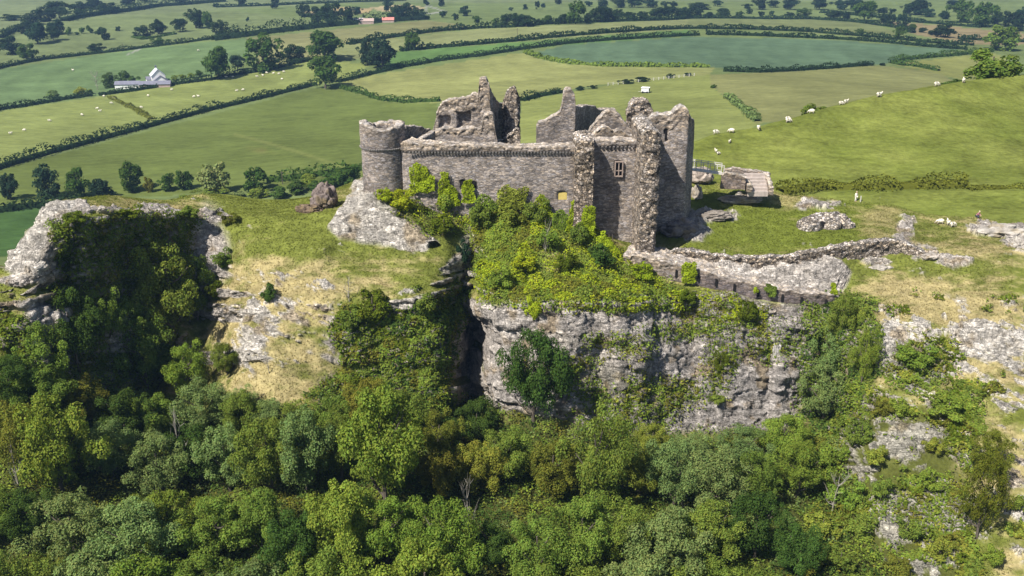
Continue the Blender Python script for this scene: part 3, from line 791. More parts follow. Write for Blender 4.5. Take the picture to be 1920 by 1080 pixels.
# ------------------------------------------------------------------ masonry walls
TONE = C(183, 174, 167)
def wall(name, pts, base, thick, parent=None, mat=None, ds=.19, dz=.19, rough=.05, ragged=.22, openings=(), ledge=None, closed=False,
         rmask=None, seed=0, tone=None, batter=0., topcol=None, yoff=0., flat=False, side=0., straight=False):
    """a thick ruined wall along a plan path; pts = (px, py of the top, Y)"""
    mat = mat or M_WALL; tone = TONE if tone is None else tone
    A = np.array([unp(px, py, Y) for px, py, Y in pts])
    if closed: A = np.concatenate([A, A[:1]], 0)
    s = np.concatenate([[0], np.cumsum(np.hypot(np.diff(A[:, 0]), np.diff(A[:, 1])))])
    s = s + np.arange(len(s)) * 1e-6
    n = max(4, int(s[-1] / ds))
    S = np.linspace(0, s[-1], n + (0 if closed else 1), endpoint=not closed)
    X, Y, Zt = (np.interp(S, s, A[:, i]) for i in range(3))
    Y = Y + yoff
    if closed:
        tx = np.roll(X, -1) - np.roll(X, 1); ty = np.roll(Y, -1) - np.roll(Y, 1)
    else:
        tx = np.gradient(X); ty = np.gradient(Y)
        if n > 12: tx = smooth1(tx, 2, 0); ty = smooth1(ty, 2, 0)
    ln = np.hypot(tx, ty) + 1e-9; tx /= ln; ty /= ln
    if straight: tx = 1 + 0 * tx; ty = 0 * ty
    nx, ny = ty, -tx                                                    # front normal
    if not flat:
        Q = np.stack([X, Y, 0 * X], -1)
        Zt = Zt + ragged * fbm(Q, 1.4, 4, 400 + seed) + ragged * .5 * fbm(Q, 5, 2, 410 + seed)
    B = np.full(len(X), base, float) if np.isscalar(base) else np.interp(S, np.linspace(0, s[-1], len(base)), base)
    H = np.maximum(Zt - B, .3)
    m = max(3, int(H.max() / dz)); nt = max(2, int(thick / (ds * 1.2)))
    f = np.linspace(0, 1, m + 1)
    off = batter * (1 - f)[None, :] * (H[:, None])
    def col3(dist, z, o=0):
        return np.stack(np.broadcast_arrays(X[:, None] + nx[:, None] * (o - dist), Y[:, None] + ny[:, None] * (o - dist), z), -1)
    zf = B[:, None] + H[:, None] * f[None, :]
    fr = col3(0, zf, off + side * (1 - f)[None, :])
    k = np.linspace(0, 1, nt + 1)[1:-1]
    tops = []
    for q in k:
        base_p = np.stack([X - nx * thick * q, Y - ny * thick * q, Zt], -1)[:, None, :]
        if not flat: base_p[..., 2] += ragged * .8 * (fbm(base_p, .9, 3, 420 + seed) + .25)
        tops.append(base_p)
    bk = col3(thick, zf[:, ::-1])
    P = np.concatenate([fr] + tops + [bk], 1)
    isf = np.zeros(P.shape[:2], bool); isf[:, :m + 1] = True
    top = np.zeros(P.shape[:2]); top[:, m:m + nt + 1] = 1
    faces = [grid_faces(P.shape[0], P.shape[1], closed)]
    VV = [P.reshape(-1, 3)]; RR = [top.reshape(-1)]
    pxx, pyy, _ = proj(P)
    if ledge is not None:
        zl, out, hh = ledge
        zz = P[..., 2] - (B[:, None] * 0 + zl)
        k2 = ((zz > 0) & isf) * out
        P[..., 0] += nx[:, None] * k2; P[..., 1] += ny[:, None] * k2
    for (a, b, c, d, dep) in openings:
        k2 = ((pxx > a) & (pxx < b) & (pyy > c) & (pyy < d) & isf) * dep
        P[..., 0] -= nx[:, None] * k2; P[..., 1] -= ny[:, None] * k2
    VV[0] = P.reshape(-1, 3)
    if not closed:
        base_i = P.shape[0] * P.shape[1]
        for e in (0, -1):
            a = P[e, :m + 1]; b = P[e, ::-1][:m + 1]
            q = np.linspace(0, 1, nt + 1)[:, None, None]
            G = a[None] * (1 - q) + b[None] * q
            if tops:
                G[1:-1, -1] = P[e, m + 1:m + nt]
            VV.append(G.reshape(-1, 3)); tt = np.zeros(G.shape[:2]); tt[:, -1] = 1; RR.append(tt.reshape(-1))
            faces.append(grid_faces(nt + 1, m + 1) + base_i); base_i += (nt + 1) * (m + 1)
    V = np.concatenate(VV); R = np.concatenate(RR)
    zt = np.interp(V[:, 0] * tx.mean() + V[:, 1] * ty.mean(), np.sort(X * tx.mean() + Y * ty.mean()), Zt[np.argsort(X * tx.mean() + Y * ty.mean())]) if not closed else Zt.mean()
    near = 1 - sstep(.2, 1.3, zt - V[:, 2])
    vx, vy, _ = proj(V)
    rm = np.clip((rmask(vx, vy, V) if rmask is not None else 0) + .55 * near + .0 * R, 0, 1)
    if flat: rm = rm * 0
    w1, w2, wc = worley(V * np.array([1, 1, 1.35]), .4, 500 + seed)
    wv = np.stack([fbm(V, .7, 2, 510 + seed + i) for i in range(3)], -1)
    amp = rough + .09 * rm
    D = np.stack([vnoise(V, .55, 520 + i) for i in range(3)], -1) * np.array([.7, 1, .6])
    lump = (1 - np.clip(w1, 0, 1)) * (.5 + wc) - .5
    V = V + D * amp[:, None] + wv * (rough * .8 + .05 * rm)[:, None]
    V[:, 1] -= lump * .3 * rm
    V[:, 2] += lump * .2 * rm * R
    a = fbm(V * np.array([1, 1, .5]), 3.0, 4, 530 + seed); b2 = fbm(V, .8, 3, 535)
    c = np.broadcast_to(tone, V.shape) * (1 + .28 * a + .2 * b2)[:, None]
    st = sstep(.1, .45, fbm(V * np.array([1, 1, .3]), 2.0, 3, 540 + seed))
    c = c * (1 - .22 * st)[:, None]
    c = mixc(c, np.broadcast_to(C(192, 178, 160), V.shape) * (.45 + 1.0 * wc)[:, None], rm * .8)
    c = mixc(c, np.broadcast_to(C(214, 204, 192) if topcol is None else topcol, V.shape) * (.75 + .4 * wc)[:, None], R * .8)  # tops coloured paler: lichened stone, plus sunlit brightness put into the colour
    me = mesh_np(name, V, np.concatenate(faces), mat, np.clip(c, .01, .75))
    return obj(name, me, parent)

def zof(py, Y): return float(CAMZ + ksl(py) * Y)

castle = empty('castle', unp(960, 400, 124), 'ruined grey stone castle with round tower standing on the crag top', 'castle')
CI = Matrix.Translation(castle.location)
def cpart(o):
    o.location = -castle.location; return o
kw = dict(parent=castle)
TZ = zof(283, 122.8)
# front curtain wall
cpart(wall('front_wall', [(752,267,123.6),(765,264,123.3),(775,266,123.2),(800,268,123),(860,272,123),(940,274,123),(1010,275,123),(1080,273,123),(1084,272,123)], 57.5, 2.2, ds=.2, dz=.2,
           openings=((1046,1064,360,375,.35),(863,871,339,353,.9),(884,894,340,353,.55)), ledge=(zof(283, 123) - .05, .28, 0),
           rmask=lambda x, y, V: sstep(283, 279, y) * .55 + .8 * sstep(1060, 1085, x + 6 * vnoise(V, 1.5, 7)) * sstep(380, 330, y), seed=1, **kw))
# stub of a broken cross wall, rubble face
cpart(wall('wall_stub', [(1079,266,121.2),(1090,263,120.9),(1104,263,120.9),(1115,266,121.1)], 56, 6.5, ds=.2, dz=.2, rough=.1, ragged=.3,
           rmask=lambda x, y, V: 1 - .75 * sstep(330, 400, y + .9 * (1112 - x)), seed=2, mat=M_RUBBLE, tone=C(178,164,150), straight=True, **kw))
# recessed bay with the two-light window
cpart(wall('bay_wall', [(1110,264,125.4),(1125,263,125.4),(1160,262,125.4),(1210,264,125.4)], 55, 2.0, ds=.2, dz=.2, openings=((1153,1167,302,331,.6),),
           ledge=(zof(273, 125.4), .3, 0), seed=3, **kw))
# tall rubble pier
cpart(wall('rubble_pier', [(1205,253,119.6),(1209,248,119.2),(1222,245,119.0),(1236,248,119.2),(1241,255,119.6)], 53, 12.0, ds=.2, dz=.2, rough=.12, ragged=.35,
           rmask=lambda x, y, V: .9 - .3 * sstep(.1, .4, fbm(V, 3, 2, 9)), seed=4, mat=M_RUBBLE, tone=C(190,180,172), topcol=C(224,216,206), straight=True, **kw))
# corner tower on the right
cpart(wall('corner_tower', [(1205,232,131),(1216,228,131),(1226,216,131),(1245,215,131),(1260,212,131),(1267,206,131),(1274,200,131),(1286,199,131),(1289,205,131),(1292,213,131),(1299,222,134),(1303,226,137.5)], 55, 2.2,
           ds=.22, dz=.22, openings=((1247,1252,243,264,.9),), side=.45,
           rmask=lambda x, y, V: .8 * sstep(250, 236, y + 5 * vnoise(V, 1.2, 3)), seed=5, topcol=C(222,216,208), **kw))
cpart(wall('tower_knob', [(1177,212,137),(1181,207,137),(1184,196,137),(1190,191,137),(1200,192,137),(1208,189,137),(1216,194,137),(1221,203,137),(1227,216,137)], 61, 2.4, seed=6, rough=.1, ragged=.35,
           rmask=lambda x, y, V: .75 + 0 * x, mat=M_RUBBLE, **kw))
# gables between
cpart(wall('inner_gable', [(1098,262,134),(1106,243,134),(1120,225,134),(1133,211,134),(1143,206,134),(1155,209,134),(1166,222,134),(1180,240,134),(1196,252,134)], 61, 1.6, seed=7, rmask=lambda x, y, V: .4 * sstep(235, 215, y), **kw))
cpart(wall('inner_gable', [(1100,262,130),(1112,252,130),(1124,240,130),(1133,236,130),(1143,241,130),(1152,247,130),(1161,243,130),(1172,248,130),(1188,254,130),(1200,257,130)], 61, 1.3, seed=8, tone=C(160,150,138), rmask=lambda x, y, V: .35 + 0 * x, **kw))
# chimney wall in the middle
cpart(wall('chimney_wall', [(1006,236,137),(1010,229,137),(1024,225,137),(1033,220,137),(1044,213,137),(1052,207,137),(1053,196,137),(1056,186,137),(1057,172,137),(1061,166,137),(1070,165,137),(1073,172,137),(1077,174,137),(1079,192,137)], 61, 1.5, seed=9, ragged=.1, ds=.16, dz=.2, **kw))
cpart(wall('side_wall', [(1079,199,137.2),(1090,200,140),(1100,197,143),(1117,198,147),(1122,205,148),(1135,206,151),(1155,205,151.5)], 61, 1.4, seed=10, **kw))
# west range
cpart(wall('west_range', [(806,262,143),(812,244,143),(818,222,143),(820,208,143),(828,193,143),(845,187,143),(862,186,143),(876,182,143),(886,177,143),(892,179,143),(896,181,143),(898,165,143),(898,151,143),(903,147,143),(911,146,143),(915,152,143),(919,170,143)], 61, 1.7, ds=.18, dz=.2, rough=.09, ragged=.3, seed=11,
           openings=((824,845,218,240,.8),(857,884,212,240,.9)), rmask=lambda x, y, V: .85 * sstep(218, 206, y + 4 * vnoise(V, 1.3, 5)) + .15, **kw))
cpart(wall('return_wall', [(917,156,143.2),(922,172,145),(930,186,147.5),(936,192,149.5),(946,193,150.5)], 61, 1.3, seed=12, rough=.08, openings=((935,938,210,224,1.6),), **kw))
cpart(wall('west_pier', [(941,196,149),(944,186,148),(949,173,147.5),(956,165,147),(964,164,147),(970,170,147),(974,182,147.4),(976,196,148)], 61, 2.2, rough=.12, ragged=.3, seed=13, rmask=lambda x, y, V: .8 + 0 * x, mat=M_RUBBLE, **kw))
cpart(wall('inner_wall', [(815,244,137),(830,241,137),(850,242,137),(870,241,137),(904,242,137),(905,226,137),(908,216,137),(915,212,137),(922,213,137),(927,222,137),(928,250,137),(932,263,137)], 61, 1.6, ds=.18, dz=.2, rough=.08, ragged=.25, seed=14,
           rmask=lambda x, y, V: .7 * sstep(256, 250, y + 5 * vnoise(V, 1.1, 6)), **kw))
cpart(wall('inner_wall', [(930,266,139),(944,262,139),(956,250,139),(963,243,139),(968,240,139),(973,242,139),(975,252,139)], 61, 1.2, seed=15, rough=.1, rmask=lambda x, y, V: .7 + 0 * x, mat=M_RUBBLE, **kw))
cpart(wall('west_wall', [(744,238,127),(755,236,129),(775,236,132),(795,239,135),(806,243,137),(814,246,139),(812,250,144)], 60, 1.7, seed=16, rough=.08, rmask=lambda x, y, V: .45 + 0 * x, **kw))
# low cross wall in shade behind the parapet
cpart(wall('inner_wall', [(786,262,131),(800,255,132.5),(812,248,134.5),(816,245,136)], 60, .8, seed=18, ragged=.08, **kw))
# round tower
tp = []
tc = unp(719.5, 300, 125.3)
for i in range(40):
    a = math.pi + 2 * math.pi * i / 40
    x, y = tc[0] + 3.02 * math.cos(a), tc[1] + 3.02 * math.sin(a)
    zt = 76.4 + .25 * math.sin(a * 2 + 1) + (.15 if i % 7 == 0 else 0)
    p = proj(np.array([x, y, zt])); tp.append((float(p[0]), float(p[1]), y))
cpart(wall('round_tower', tp, 62, 1.1, closed=True, ds=.2, dz=.2, ragged=.28, ledge=(zof(280, 122.3), .1, 0), seed=17, topcol=C(212,204,194), **kw))
mb2 = plain('corbel stone', (.24, .22, .21), .9, 5, .3)
CB = []
def corbel(p, rz=0.):
    if not CB:
        bm = bmesh.new(); bmesh.ops.create_cube(bm, size=1)
        for v in bm.verts:
            if v.co.z < 0 and v.co.y < 0: v.co.y *= .3
        bmesh.ops.scale(bm, vec=(.23, .34, .24), verts=bm.verts)
        me = bpy.data.meshes.new('corbel'); bm.to_mesh(me); bm.free(); me.materials.append(mb2); CB.append(me)
    o = obj('corbel', CB[0], castle, Vector(p) - castle.location); o.rotation_euler = (0, 0, rz)
for i in range(30):
    a = math.pi + math.pi * (i + .5) / 30
    corbel((tc[0] + 3.1 * math.cos(a), tc[1] + 3.1 * math.sin(a), zof(280, 122.3) - .14), a + math.pi / 2)
for i in range(52):
    corbel((unp(768 + i * 6.0, 283, 123)[0], 122.74, zof(283, 123) - .2))
for i in range(12):
    corbel((unp(1121 + i * 7.3, 283, 125.4)[0], 125.12, zof(273, 125.4) - .16))
# windows
def cwin(px0, px1, py0, py1, Y, mull=True, dark=True):
    a = unp(px0, py0, Y); b = unp(px1, py1, Y); c = (a + b) / 2
    w, h = b[0] - a[0], a[2] - b[2]
    m = MB(); t = .13
    m.box((c[0] - w / 2, Y - .12, c[2]), (t, .3, h + .2)); m.box((c[0] + w / 2, Y - .12, c[2]), (t, .3, h + .2))
    m.box((c[0], Y - .1, c[2] + h / 2), (w - t, .28, t)); m.box((c[0], Y - .1, c[2] - h / 2), (w - t, .3, t))
    if mull:
        m.box((c[0], Y - .05, c[2]), (.12, .22, h - t)); m.box((c[0] - w / 4, Y - .05, c[2] - h * .12), (w / 2 - .2, .16, .12)); m.box((c[0] + w / 4, Y - .05, c[2] - h * .12), (w / 2 - .2, .16, .12))
    o = m.build('window', M_FRAME, castle); cpart(o)
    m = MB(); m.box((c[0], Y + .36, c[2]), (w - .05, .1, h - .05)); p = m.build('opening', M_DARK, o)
    return o
cwin(1153.5, 1166.5, 303, 330, 125.2)
a = unp(1046.5, 361, 123); b = unp(1063.5, 375, 123)
m = MB(); m.box(((a[0] + b[0]) / 2, 123.2, (a[2] + b[2]) / 2), (b[0] - a[0] - .1, .08, a[2] - b[2]))
o = m.build('boarded_window', M_YELLOW, castle); cpart(o); o['label'] = 'small square opening closed with an ochre board'
def slit(px, py0, py1, Y, w=.28, name='slit_window'):
    a = unp(px, py0, Y); b = unp(px, py1, Y)
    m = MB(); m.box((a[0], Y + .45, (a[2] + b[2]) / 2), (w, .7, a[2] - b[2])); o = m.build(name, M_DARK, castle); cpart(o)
slit(1249.5, 244, 263, 131)
slit(867, 340, 352, 122.9, .5)
slit(889, 341, 352, 122.9, .4)

# ------------------------------------------------------------------ outer curtain wall with arrow slits
cur = empty('curtain_wall', unp(1400, 560, 115), 'long low outer wall with pale rubble top below the castle', 'wall')
def upart(o): o.location = -cur.location; return o
WY = [(1168,478,118.2),(1200,482,117.4),(1246,492,116.4),(1290,501,115.9),(1330,510,115.5),(1370,521,115.2),(1400,529,115),(1440,538,114.8),(1480,545,114.7),(1530,551,114.8),(1562,553,115.2),(1580,558,116.2)]
upart(wall('outer_face', WY, [56.5,56,55,54,53,52.4,52,51.6,51.4,51.2,51.2,51.4], 5.4, cur, mat=M_WALL, ds=.2, dz=.2, ragged=.3, rough=.06, seed=30, tone=C(140,130,128), topcol=C(222,212,200),
           rmask=lambda x, y, V: .6 * sstep(115.4, 116.4, V[:, 1]) + .6 * sstep(1250, 1225, x)))
upart(wall('rear_parapet', [(1246,470,120.6),(1270,468,120.3),(1300,471,120),(1330,476,119.6),(1370,481,119.3),(1420,483,119.3),(1470,480,119.6),(1510,475,120.1),(1550,468,120.8),(1590,461,121.6),(1640,454,122.6),(1680,452,123.2),(1705,459,123),(1722,468,122.6),(1736,478,122)], 56.8, 1.3, cur, mat=M_RUBBLE, ds=.2, dz=.2, rough=.1, ragged=.3, seed=31,
           tone=C(170,164,158), topcol=C(222,214,204), rmask=lambda x, y, V: .8 + 0 * x))
kx = [w_[0] for w_ in WY]
for px in (1268, 1310, 1343, 1377, 1422, 1467, 1503, 1549):
    ty = np.interp(px, kx, [w_[1] for w_ in WY]); Yw = np.interp(px, kx, [w_[2] for w_ in WY])
    a = unp(px, ty + 9, Yw); b = unp(px, ty + 22, Yw)
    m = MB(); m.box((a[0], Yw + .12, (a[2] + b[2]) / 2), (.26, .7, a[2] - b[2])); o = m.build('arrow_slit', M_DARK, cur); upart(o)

# ------------------------------------------------------------------ lime kiln ruin on the court grass
kc, _ = hit(CBVH, 1552, 432)
kiln = empty('lime_kiln', kc, 'low round ruin of pale rubble with dark openings on the grass', 'ruin')
def kpt(dx, dy, dz):
    p = np.array([kc.x + dx, kc.y + 3.0 + dy, kc.z + dz]); q = proj(p); return (float(q[0]), float(q[1]), p[1])
def arc(a0, a1, rx, ry, n, hf, cx=0, cy=0):
    return [kpt(cx + rx * math.cos(a0 + (a1 - a0) * i / n), cy + ry * math.sin(a0 + (a1 - a0) * i / n), hf(i / n)) for i in range(n + 1)]
KT = dict(mat=M_RUBBLE, rough=.1, ragged=.25, tone=C(196,188,178), topcol=C(226,218,206), rmask=lambda x, y, V: .6 + 0 * x, ds=.2, dz=.2)
def kp(o): o.location = -kiln.location; return o
def dome(name, c, r, seed):
    bm = bmesh.new(); bmesh.ops.create_icosphere(bm, subdivisions=5, radius=1)
    V = np.array([v.co[:] for v in bm.verts]); Fq = np.array([[v.index for v in f.verts] for f in bm.faces]); bm.free()
    W = V * np.array(r)
    w1, w2, wc = worley(W, .5, seed)
    k = 1 + .09 * (wc - .5) + .12 * (.5 - w1) + .14 * fbm(W, 1.6, 3, seed)
    V = np.sign(V) * np.abs(V) ** np.array([.9, .9, .8]) * np.array(r) * k[:, None] + np.array(c)
    cc = np.broadcast_to(C(204, 195, 184), V.shape) * (.65 + .6 * wc)[:, None]
    return obj(name, mesh_np(name, V, Fq, M_RUBBLE, cc), kiln)
dome('west_mass', (-2.3, 1.6, 0), (1.9, 1.9, 1.55), 41)
dome('central_mass', (.95, 1.5, 0), (1.45, 1.5, 1.45), 42)
dome('rear_bank', (1.0, 3.1, -.1), (3.4, 1.5, 2.0), 43)
dome('east_mass', (3.3, 2.1, -.2), (1.5, 1.4, 1.25), 44)
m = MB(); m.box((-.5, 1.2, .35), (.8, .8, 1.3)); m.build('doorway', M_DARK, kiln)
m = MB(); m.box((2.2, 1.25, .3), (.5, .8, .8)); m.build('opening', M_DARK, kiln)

# ------------------------------------------------------------------ gatehouse steps and footbridge
bY = 140.0
bridge = empty('footbridge', unp(1325, 325, bY), 'pale timber footbridge with railings beside the castle corner', 'bridge')
def bp(px, py, Y=bY): return Vector(unp(px, py, Y)) - bridge.location
m = MB()
A0, A1 = bp(1292, 317), bp(1357, 326)
for dy in (0,):
    d = A1 - A0; mid = (A0 + A1) / 2
    m.box(mid + Vector((0, .8, -.1)), (d.length, 1.9, .16)); m.bm.transform(Matrix.Identity(4))
M_ = Matrix.Translation(mid) @ Matrix.Rotation(-math.atan2(d.z, d.x), 4, 'Y') @ Matrix.Translation(-mid)
m.bm.transform(M_)
m.build('deck', M_WOOD, bridge)
for side in (0, 1.7):
    o = Vector((0, side, 0)); m = MB()
    up = Vector((0, 0, 1.3))
    m.bar(A0 + up + o, A1 + up + o, .055); m.bar(A0 + up * .82 + o, A1 + up * .82 + o, .04); m.bar(A0 + up * .12 + o, A1 + up * .12 + o, .04)
    m.build('rail', M_WOOD, bridge)
    for k in range(6):
        q = A0.lerp(A1, k / 5); m = MB(); m.box(q + o + Vector((0, 0, .66)), (.11, .11, 1.36)); m.build('post', M_WOOD, bridge)
steps = empty('stone_steps', unp(1415, 350, 141), 'broad stone steps between ruined side walls at the footbridge end', 'steps')
def sp(o): o.location = -steps.location; return o
KS = dict(rough=.06, ragged=.16, ds=.2, dz=.2, topcol=C(222,212,198), tone=C(168,154,144))
sp(wall('front_wall', [(1353,328,139.6),(1362,322,139.5),(1372,327,139.4),(1392,328,139.2),(1399,332,139)], zof(356, 139), 1.0, steps, seed=51, **KS))
sp(wall('rear_parapet', [(1358,319,143.5),(1375,314,143.5),(1395,318,143.4),(1418,320,143.3),(1432,322,143.2),(1437,326,142.6)], zof(350, 143), .9, steps, seed=52, **KS))
sp(wall('side_wall', [(1434,323,142.8),(1438,334,141.4),(1440,344,140.1),(1443,352,139)], zof(366, 139), .7, steps, seed=53, rmask=lambda x, y, V: .6 + 0 * x, **KS))
sp(wall('side_wall', [(1396,336,140.5),(1400,342,139.6),(1402,347,138.9)], zof(360, 139), .8, steps, seed=54, rmask=lambda x, y, V: .6 + 0 * x, **KS))
for k in range(6):
    a = unp(1396 + k * 1.2, 326 + k * 6.4, 142.6 - k * .62); b = unp(1436 + k * .8, 328 + k * 6.6, 142.6 - k * .62)
    m = MB(); m.box(Vector((a + b) / 2) - steps.location + Vector((0, .3, -.35)), (b[0] - a[0], .72, .8)); m.build('step', M_STEP, steps)

# ------------------------------------------------------------------ boulders
def boulder(loc, r, seed, label, sq=(1, 1, .8), tone=None, cat='boulder', group=None):
    bm = bmesh.new(); bmesh.ops.create_icosphere(bm, subdivisions=5, radius=1)
    V = np.array([v.co[:] for v in bm.verts]); Fq = np.array([[v.index for v in f.verts] for f in bm.faces]); bm.free()
    w1, w2, wc = worley(V * 1.0, .7, seed); u1, u2, uc = worley(V, .28, seed + 5)
    k = 1 + .32 * (wc - .5) - .18 * (1 - sstep(0, .2, w2 - w1)) + .2 * fbm(V, .9, 3, seed) + .1 * (uc - .5)
    V = V * k[:, None] * np.array(sq) * r
    tone = C(190, 182, 172) if tone is None else tone
    c = np.broadcast_to(tone, V.shape) * (.7 + .5 * wc)[:, None] * (.8 + .4 * uc)[:, None]
    c = mixc(c, np.broadcast_to(C(164, 144, 100), V.shape), sstep(.1, .4, fbm(V, r * .7, 3, seed + 9)) * .5)
    return tag(obj('boulder', mesh_np('boulder', V, Fq, M_GROUND, c), loc=loc), label, cat, group)
def on_crag(px, py): return hit(CBVH, px, py)[0]
boulder(on_crag(607, 392) + Vector((0, 1, 1.2)), 2.0, 601, 'dark craggy boulder standing left of the round tower', (.95, .8, 1.15), C(150,136,130))
boulder(on_crag(577, 398) + Vector((0, .5, .2)), 1.3, 602, 'low brown rock just left of the craggy standing boulder', (1.5, .8, .7), C(140,122,104))
boulder(on_crag(1307, 372) + Vector((0, .5, .4)), 1.1, 603, 'pale boulder under the right corner of the castle', (.9, .9, 1.5), C(200,188,174))
boulder(on_crag(1316, 350) + Vector((0, 2, 1.2)), 1.7, 604, 'rough pinkish masonry lump below the footbridge end', (1.3, .9, .9), C(194,180,168))
boulder(on_crag(1280, 436) + Vector((0, .5, .2)), 2.0, 605, 'grey shaded rocks at the foot of the corner tower', (1.4, .9, .9), C(160,152,150))
boulder(on_crag(1340, 404), 1.6, 606, 'low grey rock in the castle shadow on the court grass', (1.8, .9, .5), C(170,160,150))
boulder(on_crag(1390, 374), 1.5, 607, 'white rock bank on the grass below the stone steps', (2.2, .9, .5), C(200,190,176))
boulder(on_crag(1650, 502), 1.0, 608, 'pale rock slab on grass right of the outer wall end', (1.7, .8, .5), C(204,196,186))
boulder(on_crag(1745, 480), 1.0, 609, 'small pale rock at the far right end of the outer wall', (1.3, .9, .7), C(200,190,180))
boulder(on_crag(1665, 380) - Vector((0, 0, .3)), 1.0, 610, 'white stone heap on the skyline right of the standing person', (2.0, .8, .5), C(216,210,200))
boulder(on_crag(1875, 436), 2.0, 611, 'wide pale rock ledge near the right edge below the walker', (2.4, .9, .6), C(206,198,188))
boulder(on_crag(1908, 462), 1.4, 612, 'tall pale rock at the right edge of the grass', (.9, .9, 1.1), C(206,198,188))
boulder(on_crag(1455, 660) + Vector((0, -.2, 0)), .9, 613, 'pointed white rock spike on the right edge of the grey cliff', (.6, .6, 1.7), C(200,196,190))

# ------------------------------------------------------------------ ground cover and climbing plants on the crag
dU = np.gradient(CD, axis=0); dV = np.gradient(CD, axis=1)
AREA = np.linalg.norm(np.cross(dU, dV), axis=-1)
AREA = np.clip(AREA, 0, np.percentile(AREA[:, NB:-NL], 99.5)); AREA[:, :NB] = 0
DN = grid_normals(CD)
AREA[:, -NL:] *= np.linspace(.7, .02, NL)[None, :]
def scatter(name, label, mask, n, size, kinds, hmax, seed, lump=1.4, cat='ground cover', cut=None):
    rng = np.random.default_rng(seed)
    w = (np.clip(mask, 0, 1) * AREA).ravel()
    w = w / w.sum()
    i = rng.choice(len(w), n, p=w)
    P = CD.reshape(-1, 3)[i] + dU.reshape(-1, 3)[i] * rng.uniform(-.5, .5, (n, 1)) + dV.reshape(-1, 3)[i] * rng.uniform(-.5, .5, (n, 1))
    N = DN.reshape(-1, 3)[i]
    f1, f2, cid = worley(P, lump, seed)
    dome = np.clip(1 - f1 * 1.25, 0, 1) ** .6
    big = hmax * (.35 + 1.1 * _h((cid * 9999).astype(np.int64), 0 * i, 0 * i, 3))
    h = dome * big * rng.uniform(.55, 1.05, n) + .05
    e = .25
    g = np.stack([worley(P + np.eye(3)[k] * e, lump, seed)[0] - f1 for k in range(3)], -1) / e
    Nn = N * .6 + np.array([0, 0, .45]) + g * .9 * np.minimum(big, 1)[:, None] + rng.normal(size=(n, 3)) * .38
    P = P + (N * .65 + np.array([0, 0, .35])) * h[:, None]
    V, Q = leaf_quads(P, Nn, np.asarray(size) * rng.uniform(.55, 1.3, n), rng)
    kk = np.array([GREENS[k] for k in kinds])
    t = (cid * len(kinds) * .999).astype(int)
    mixr = rng.random(n) < .18
    t = np.where(mixr, rng.integers(0, len(kinds), n), t)
    c = kk[t] * (1 + rng.uniform(-.3, .32, n))[:, None]
    c[:, 0] *= 1 + rng.uniform(-.1, .22, n)
    o = obj(name, mesh_np(name, V, Q, M_LEAF, np.repeat(c, 4, 0)))
    return tag(o, label, cat, kind='stuff')

inner = (cpx > -40) & (cpx < 1960)
scatter('bank_undergrowth', 'bright green undergrowth on the bank under the castle front', m_bank * inner * (1 - .5 * sstep(.1, .4, n2)), 26000, .15, ['lime', 'bright', 'mid', 'lime', 'olive', 'bright'], 1.15, 701, 1.9)
scatter('bluff_ivy', 'dark ivy sheet covering the shaded left bluff', m_ivyL * inner, 46000, .16, ['ivy', 'mid', 'mid', 'ivy', 'olive', 'bright'], 1.1, 702, 1.8)
scatter('cliff_ivy', 'green ivy hanging on the cliff left of the chasm', m_ivyC * inner, 26000, .17, ['ivy', 'mid', 'olive', 'bright', 'dark'], .8, 703, 1.5)
scatter('tower_foot_ivy', 'leafy ivy at the foot of the round tower', m_ivyT * inner * sstep(-.3, .1, n1), 9000, .16, ['lime', 'mid', 'ivy', 'bright', 'olive'], 1.0, 704, 1.6)
scatter('gully_scrub', 'green scrub in the gully right of the grey cliff', m_gully * inner, 16000, .17, ['mid', 'bright', 'dark', 'mid'], .9, 705, 1.7)
scatter('ledge_scrub', 'scrub on the ledge under the arrow slit wall', m_ledge * inner * sstep(-.25, .15, n1), 5500, .13, ['olive', 'ivy', 'lime', 'mid'], .4, 706, 1.1)
scatter('slope_scrub', 'patchy green scrub on the rocky right slope', np.maximum(m_green * sstep(-.12, .12, nbig * .6 + n1 * .6 + .1), m_rslope * sstep(.24, .36, fbm(CP, 4, 3, 37) + .3 * n1)) * inner * (1 - .7 * rock), 46000, .16, ['mid', 'bright', 'yellow', 'olive', 'ivy', 'bright', 'mid'], .75, 707, 1.5)
scatter('forest_undergrowth', 'dense undergrowth between the trees below the cliffs', m_low * inner, 120000, .15, ['mid', 'dark', 'olive', 'grey', 'mid', 'bright', 'dark'], 1.5, 708, 2.2)
tufts = (1 - rock) * (1 - np.clip(veg + m_low, 0, 1)) * inner * (1 - castle_in) * (cpx < 1900)
def tuft(name, label, mask, n, seed):
    rng = np.random.default_rng(seed)
    w = (np.clip(mask, 0, 1) * AREA).ravel(); w /= w.sum()
    i = rng.choice(len(w), n, p=w)
    P = CD.reshape(-1, 3)[i] + dU.reshape(-1, 3)[i] * rng.uniform(-.5, .5, (n, 1)) + dV.reshape(-1, 3)[i] * rng.uniform(-.5, .5, (n, 1))
    N = DN.reshape(-1, 3)[i] * .9 + rng.normal(size=(n, 3)) * .55 + np.array([0, 0, .3])
    P[:, 2] += .05
    V, Q = leaf_quads(P, N, .14 * rng.uniform(.5, 1.4, n), rng, .35)
    cc = col.reshape(-1, 3)[i] * (1 + rng.uniform(-.32, .35, n))[:, None]
    return tag(obj(name, mesh_np(name, V, Q, M_LEAF, np.repeat(cc, 4, 0))), label, 'grass', kind='stuff')
tuft('grass_tufts', 'short dry and green grass tufts on the crag top', tufts, 60000, 711)

